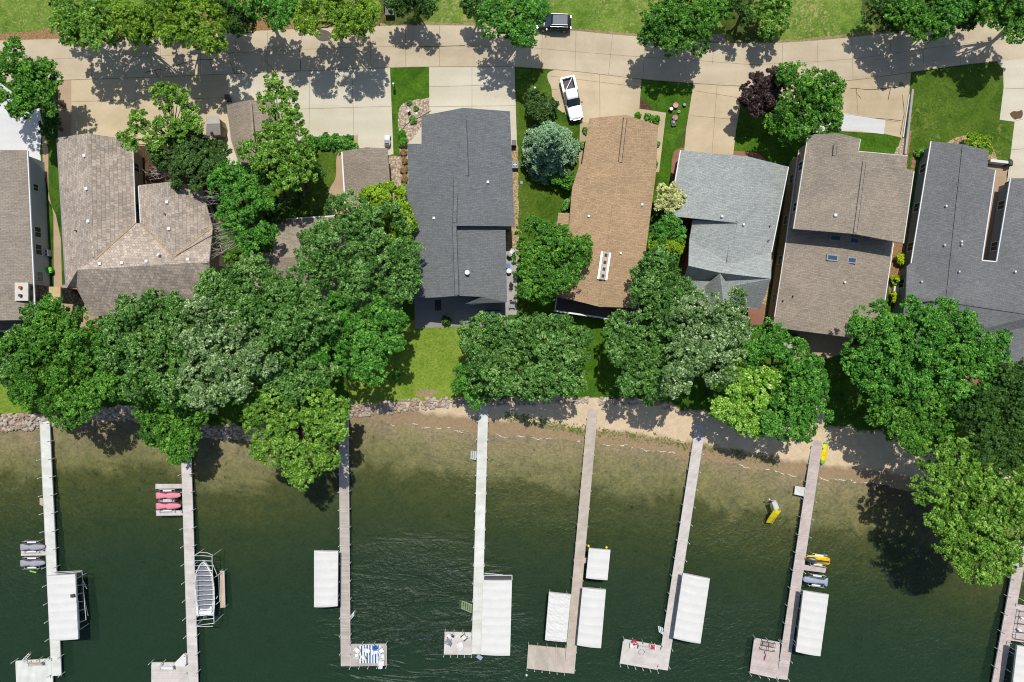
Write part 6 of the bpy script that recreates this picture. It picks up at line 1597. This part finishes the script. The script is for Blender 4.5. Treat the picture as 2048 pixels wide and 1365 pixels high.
# bench frame on D7
bf = thing('swing_frame','dark metal double bench frame on the wooden dock end','bench',G(1535,1292,DZ)); mb = MB()
for pl in ([(1526,1283),(1551,1288),(1549,1304),(1522,1299),(1526,1283)], [(1524,1291),(1550,1296)], [(1538,1285),(1536,1302)]): mb.tube([G(x, y, .35) for x, y in pl], .04, 5)
for x, y in ((1526,1283),(1551,1288),(1549,1304),(1522,1299)): u = G(x, y, .35); mb.tube([(u.x, u.y, DZ), (u.x, u.y, .35)], .035, 5)
mb.build('frame', M['dark'], bf)
mb = MB(); mb.prism([tuple(G(a, b, .3))[:2] for a, b in ((1527,1285),(1549,1289),(1548,1294),(1525,1291))], .22, .27); mb.build('seat', M['wood'], bf)
hm = thing('fishing_net','dark net with red grip lying on the wooden dock end','net',G(1530,1312,DZ)); mb = MB(); mb.tube([G(1529,1303,DZ+.05), G(1531,1311,DZ+.05), G(1529,1320,DZ+.05)], .06, 5); mb.build('pole', M['dark'], hm)
mb = MB(); mb.tube([G(1529.3,1313,DZ+.08), G(1528.5,1321,DZ+.08)], .07, 6); mb.build('grip', M['red'], hm)
# anchors boxes on D4/D5
sb = thing('step_stool','tiny dark grilled stool at the foot corner of the middle white dock','stool',G(959,1315,DZ)); mb = MB(); q = G(959,1315,0)
mb.box((q.x, q.y, .0), (.75, .5, .05), -.6); mb.build('tread', M['pwc_blue'], sb); mb = MB()
for sx in (-.3, .3):
    for sy in (-.2, .2): mb.tube([(q.x+sx, q.y+sy, -1.5), (q.x+sx, q.y+sy, 0)], .03, 5)
mb.build('leg_frame', M['dark'], sb)
by = thing('buoy','small white buoy below the beige dock platform','buoy',G(1053,1350,WL)); mb = MB(); q = G(1053,1350,WL); mb.tube([(q.x, q.y, WL-.1), (q.x, q.y, WL+.1), (q.x, q.y, WL+.3)], [.1, .16, .08], 10); mb.build('buoy_body', M['white'], by)
# patio things by the slate house
gr_ = thing('grill','silver and black barbecue grill on the narrow east patio','grill',G(1022,506)); q = G(1022,506,.9)
mb = MB(); mb.loft([ring(y, .3, .6, 1.05, 12, 2.4) for y in (-.55, .55)]); M4 = Matrix.Rotation(radians(-35), 4, 'Z'); mb.v = [tuple(Vector((q.x, q.y, 0))+M4 @ Vector(v)) for v in mb.v]; mb.build('lid', M['alu'], gr_, True)
mb = MB(); mb.box((q.x, q.y, .4), (.6, 1.2, .5), radians(-35)); mb.build('cabinet', M['black'], gr_)
mb = MB(); mb.box((q.x+.25, q.y-.1, 1.05), (.08, .8, .05), radians(-35)); mb.build('handle', M['white'], gr_)
def rtable(label, px, py, rad, h_, m_):
    q = G(px, py, h_); r = thing('round_table', label, 'table', (q.x, q.y, .03)); mb = MB(); mb.disc((q.x, q.y), rad, h_-.05, h_, 20); mb.build('table_top', m_, r)
    mb = MB(); mb.tube([(q.x, q.y, .03), (q.x, q.y, h_-.05)], .05, 8); mb.disc((q.x, q.y), rad*.5, .03, .07, 12); mb.build('leg', M['dark'], r)
rtable('round blue table on the narrow patio beside the slate roof', 1016, 532, .32, .7, M['hottub'])
rtable('round white table just below the round blue table', 1018, 542, .33, .75, M['white'])
rtable('small white round side table next to the grill', 1026, 513, .18, .5, M['white'])
rtable('round patio table with glass top on the tan patio by the lake path', 1579, 686, .75, .75, M['greypave'])
ht = thing('hot_tub','hot tub with pale blue folded cover under the slate house gable','hot tub',G(986,632)); q = G(986,632,.8)
mb = MB(); mb.box((q.x, q.y, .4), (2.1, 1.5, .8)); mb.build('tub_body', M['black'], ht)
mb = MB(); mb.box((q.x-.52, q.y-.05, .85), (1.0, 1.3, .1)); mb.box((q.x+.52, q.y-.05, .85), (1.0, 1.3, .1)); mb.build('cover', M['hottub'], ht)
dm_ = thing('door_mat','dark rectangular mat on the shaded slate patio','mat',G(876,611,.03)); q = G(876,611,.03); mb = MB(); mb.box((q.x, q.y, .035), (.85, 1.4, .03)); mb.build('mat_body', M['black'], dm_)
pc = chair_proto('lounge_chair', M['grey']); chair(1024, 612, 180, 'grey lounge chair at the bottom of the narrow patio', proto=pc, z=.03)
for i, (px, py) in enumerate(((1572,672),(1590,672),(1588,702),(1568,698))):
    pc_ = chair_proto('patio_chair', M['dark']); chair(px, py, (150, 210, 340, 20)[i], ('dark patio chair above left of the glass table','dark patio chair above right of the glass table','dark patio chair below right of the glass table','dark patio chair below left of the glass table')[i], proto=pc_, z=.03, group='dark patio chairs around the glass table')
wb_ = thing('storage_box','white ribbed box between two yellow shrubs','box',G(1793,578)); q = G(1793,578,.5)
mb = MB(); mb.box((q.x, q.y, .3), (.85, .75, .6), -.1); mb.build('box_body', M['trim'], wb_)
mb = MB()
for i in range(4): mb.box((q.x-.3+i*.2, q.y, .63), (.16, .78, .05), -.1)
mb.build('lid', M['white'], wb_)
ro = thing('garden_ornament','small black and white ornament in the gravel bed','ornament',G(819,227)); q = G(819,227); mb = MB(); mb.loft([[(q.x+.18*k*cos(i), q.y+.18*k*sin(i), z) for i in (0, 1.05, 2.1, 3.14, 4.2, 5.25)] for k, z in ((1, 0), (1.1, .35), (.4, .6))]); mb.build('body', M['black'], ro); mb = MB(); mb.disc((q.x-.05, q.y+.12), .13, .45, .66, 8); mb.build('head', M['white'], ro)
sl_ = thing('garden_stone','pale stone lying in the gravel bed near the spiky plant','stone',G(833,228)); q = G(833,228); mb = MB(); mb.tube([(q.x, q.y, 0), (q.x, q.y, .1), (q.x, q.y, .16)], [.2, .18, .08], 8); mb.build('stone_body', M['white'], sl_)
# stepping stones by charcoal house
stp = MB()
for i in range(5):
    q = G(1829-i*1.2, 306+i*9); r_ = thing('stepping_stone', ('uppermost','second','middle','fourth','lowest')[i]+' tan stepping stone left of the charcoal roof gable', 'stepping stone', q, 'stepping stones left of the charcoal roof')
    mb = MB(); mb.disc((q.x, q.y), .3, .02, .06, 9); mb.build('stone_body', M['redpave'], r_)
# manhole and hydrant like details
mh = thing('manhole_cover','round grey manhole cover near the top end of the retaining wall','manhole cover',G(1802,169)); q = G(1802,169); mb = MB(); mb.disc((q.x, q.y), .3, .03, .045, 18); mb.build('lid', M['joint'], mh)
mh = thing('utility_box','small pale utility lid in the side lawn','utility box',G(1043,366)); q = G(1043,366); mb = MB(); mb.box((q.x, q.y, .05), (.3, .4, .1)); mb.build('box_body', M['grey'], mh)
# basketball hoop shadow caster / street lamp over the road
lp = thing('street_lamp','slim street lamp leaning over the road above the long cream drive','street lamp',G(553,148)); b0 = G(553,148,0); tp = G(575,108,4.6)
# dock edge lift frame on far right
rf = thing('jet_ski_lift','dark framed lift with pale bunks on the rightmost dock','lift',G(2045,1250,0)); mb = MB()
for pl in ([(2039,1222),(2075,1228)], [(2030,1278),(2070,1284)], [(2039,1222),(2030,1278)], [(2037,1233),(2072,1238)], [(2034,1247),(2072,1252)], [(2033,1264),(2070,1269)]): mb.tube([G(x, y, .3) for x, y in pl], .04, 5)
for x, y in ((2039,1222),(2030,1278),(2075,1228),(2070,1284)): u = G(x, y, .3); mb.tube([(u.x, u.y, -3), (u.x, u.y, .3)], .04, 5)
mb.build('frame', M['dark'], rf)
for x, y in ((2043,1236),(2038,1261)):
    mb = MB(); mb.beam(G(x-2, y-3, .25), G(x+5, y+2, .25), .22, .1); mb.build('bunk', M['white'], rf)
# lamp parts
mb = MB(); mb.tube([b0, Vector((b0.x, b0.y, 4.4)), Vector((b0.x+.5, b0.y+.8, 4.9)), Vector((b0.x+1.0, b0.y+1.6, 4.95))], [.07, .05, .04, .035], 6); mb.build('pole', M['dark'], lp)
mb = MB(); mb.disc((b0.x+1.05, b0.y+1.7), .22, 4.85, 4.98, 12); mb.build('lamp_head', M['dark'], lp)
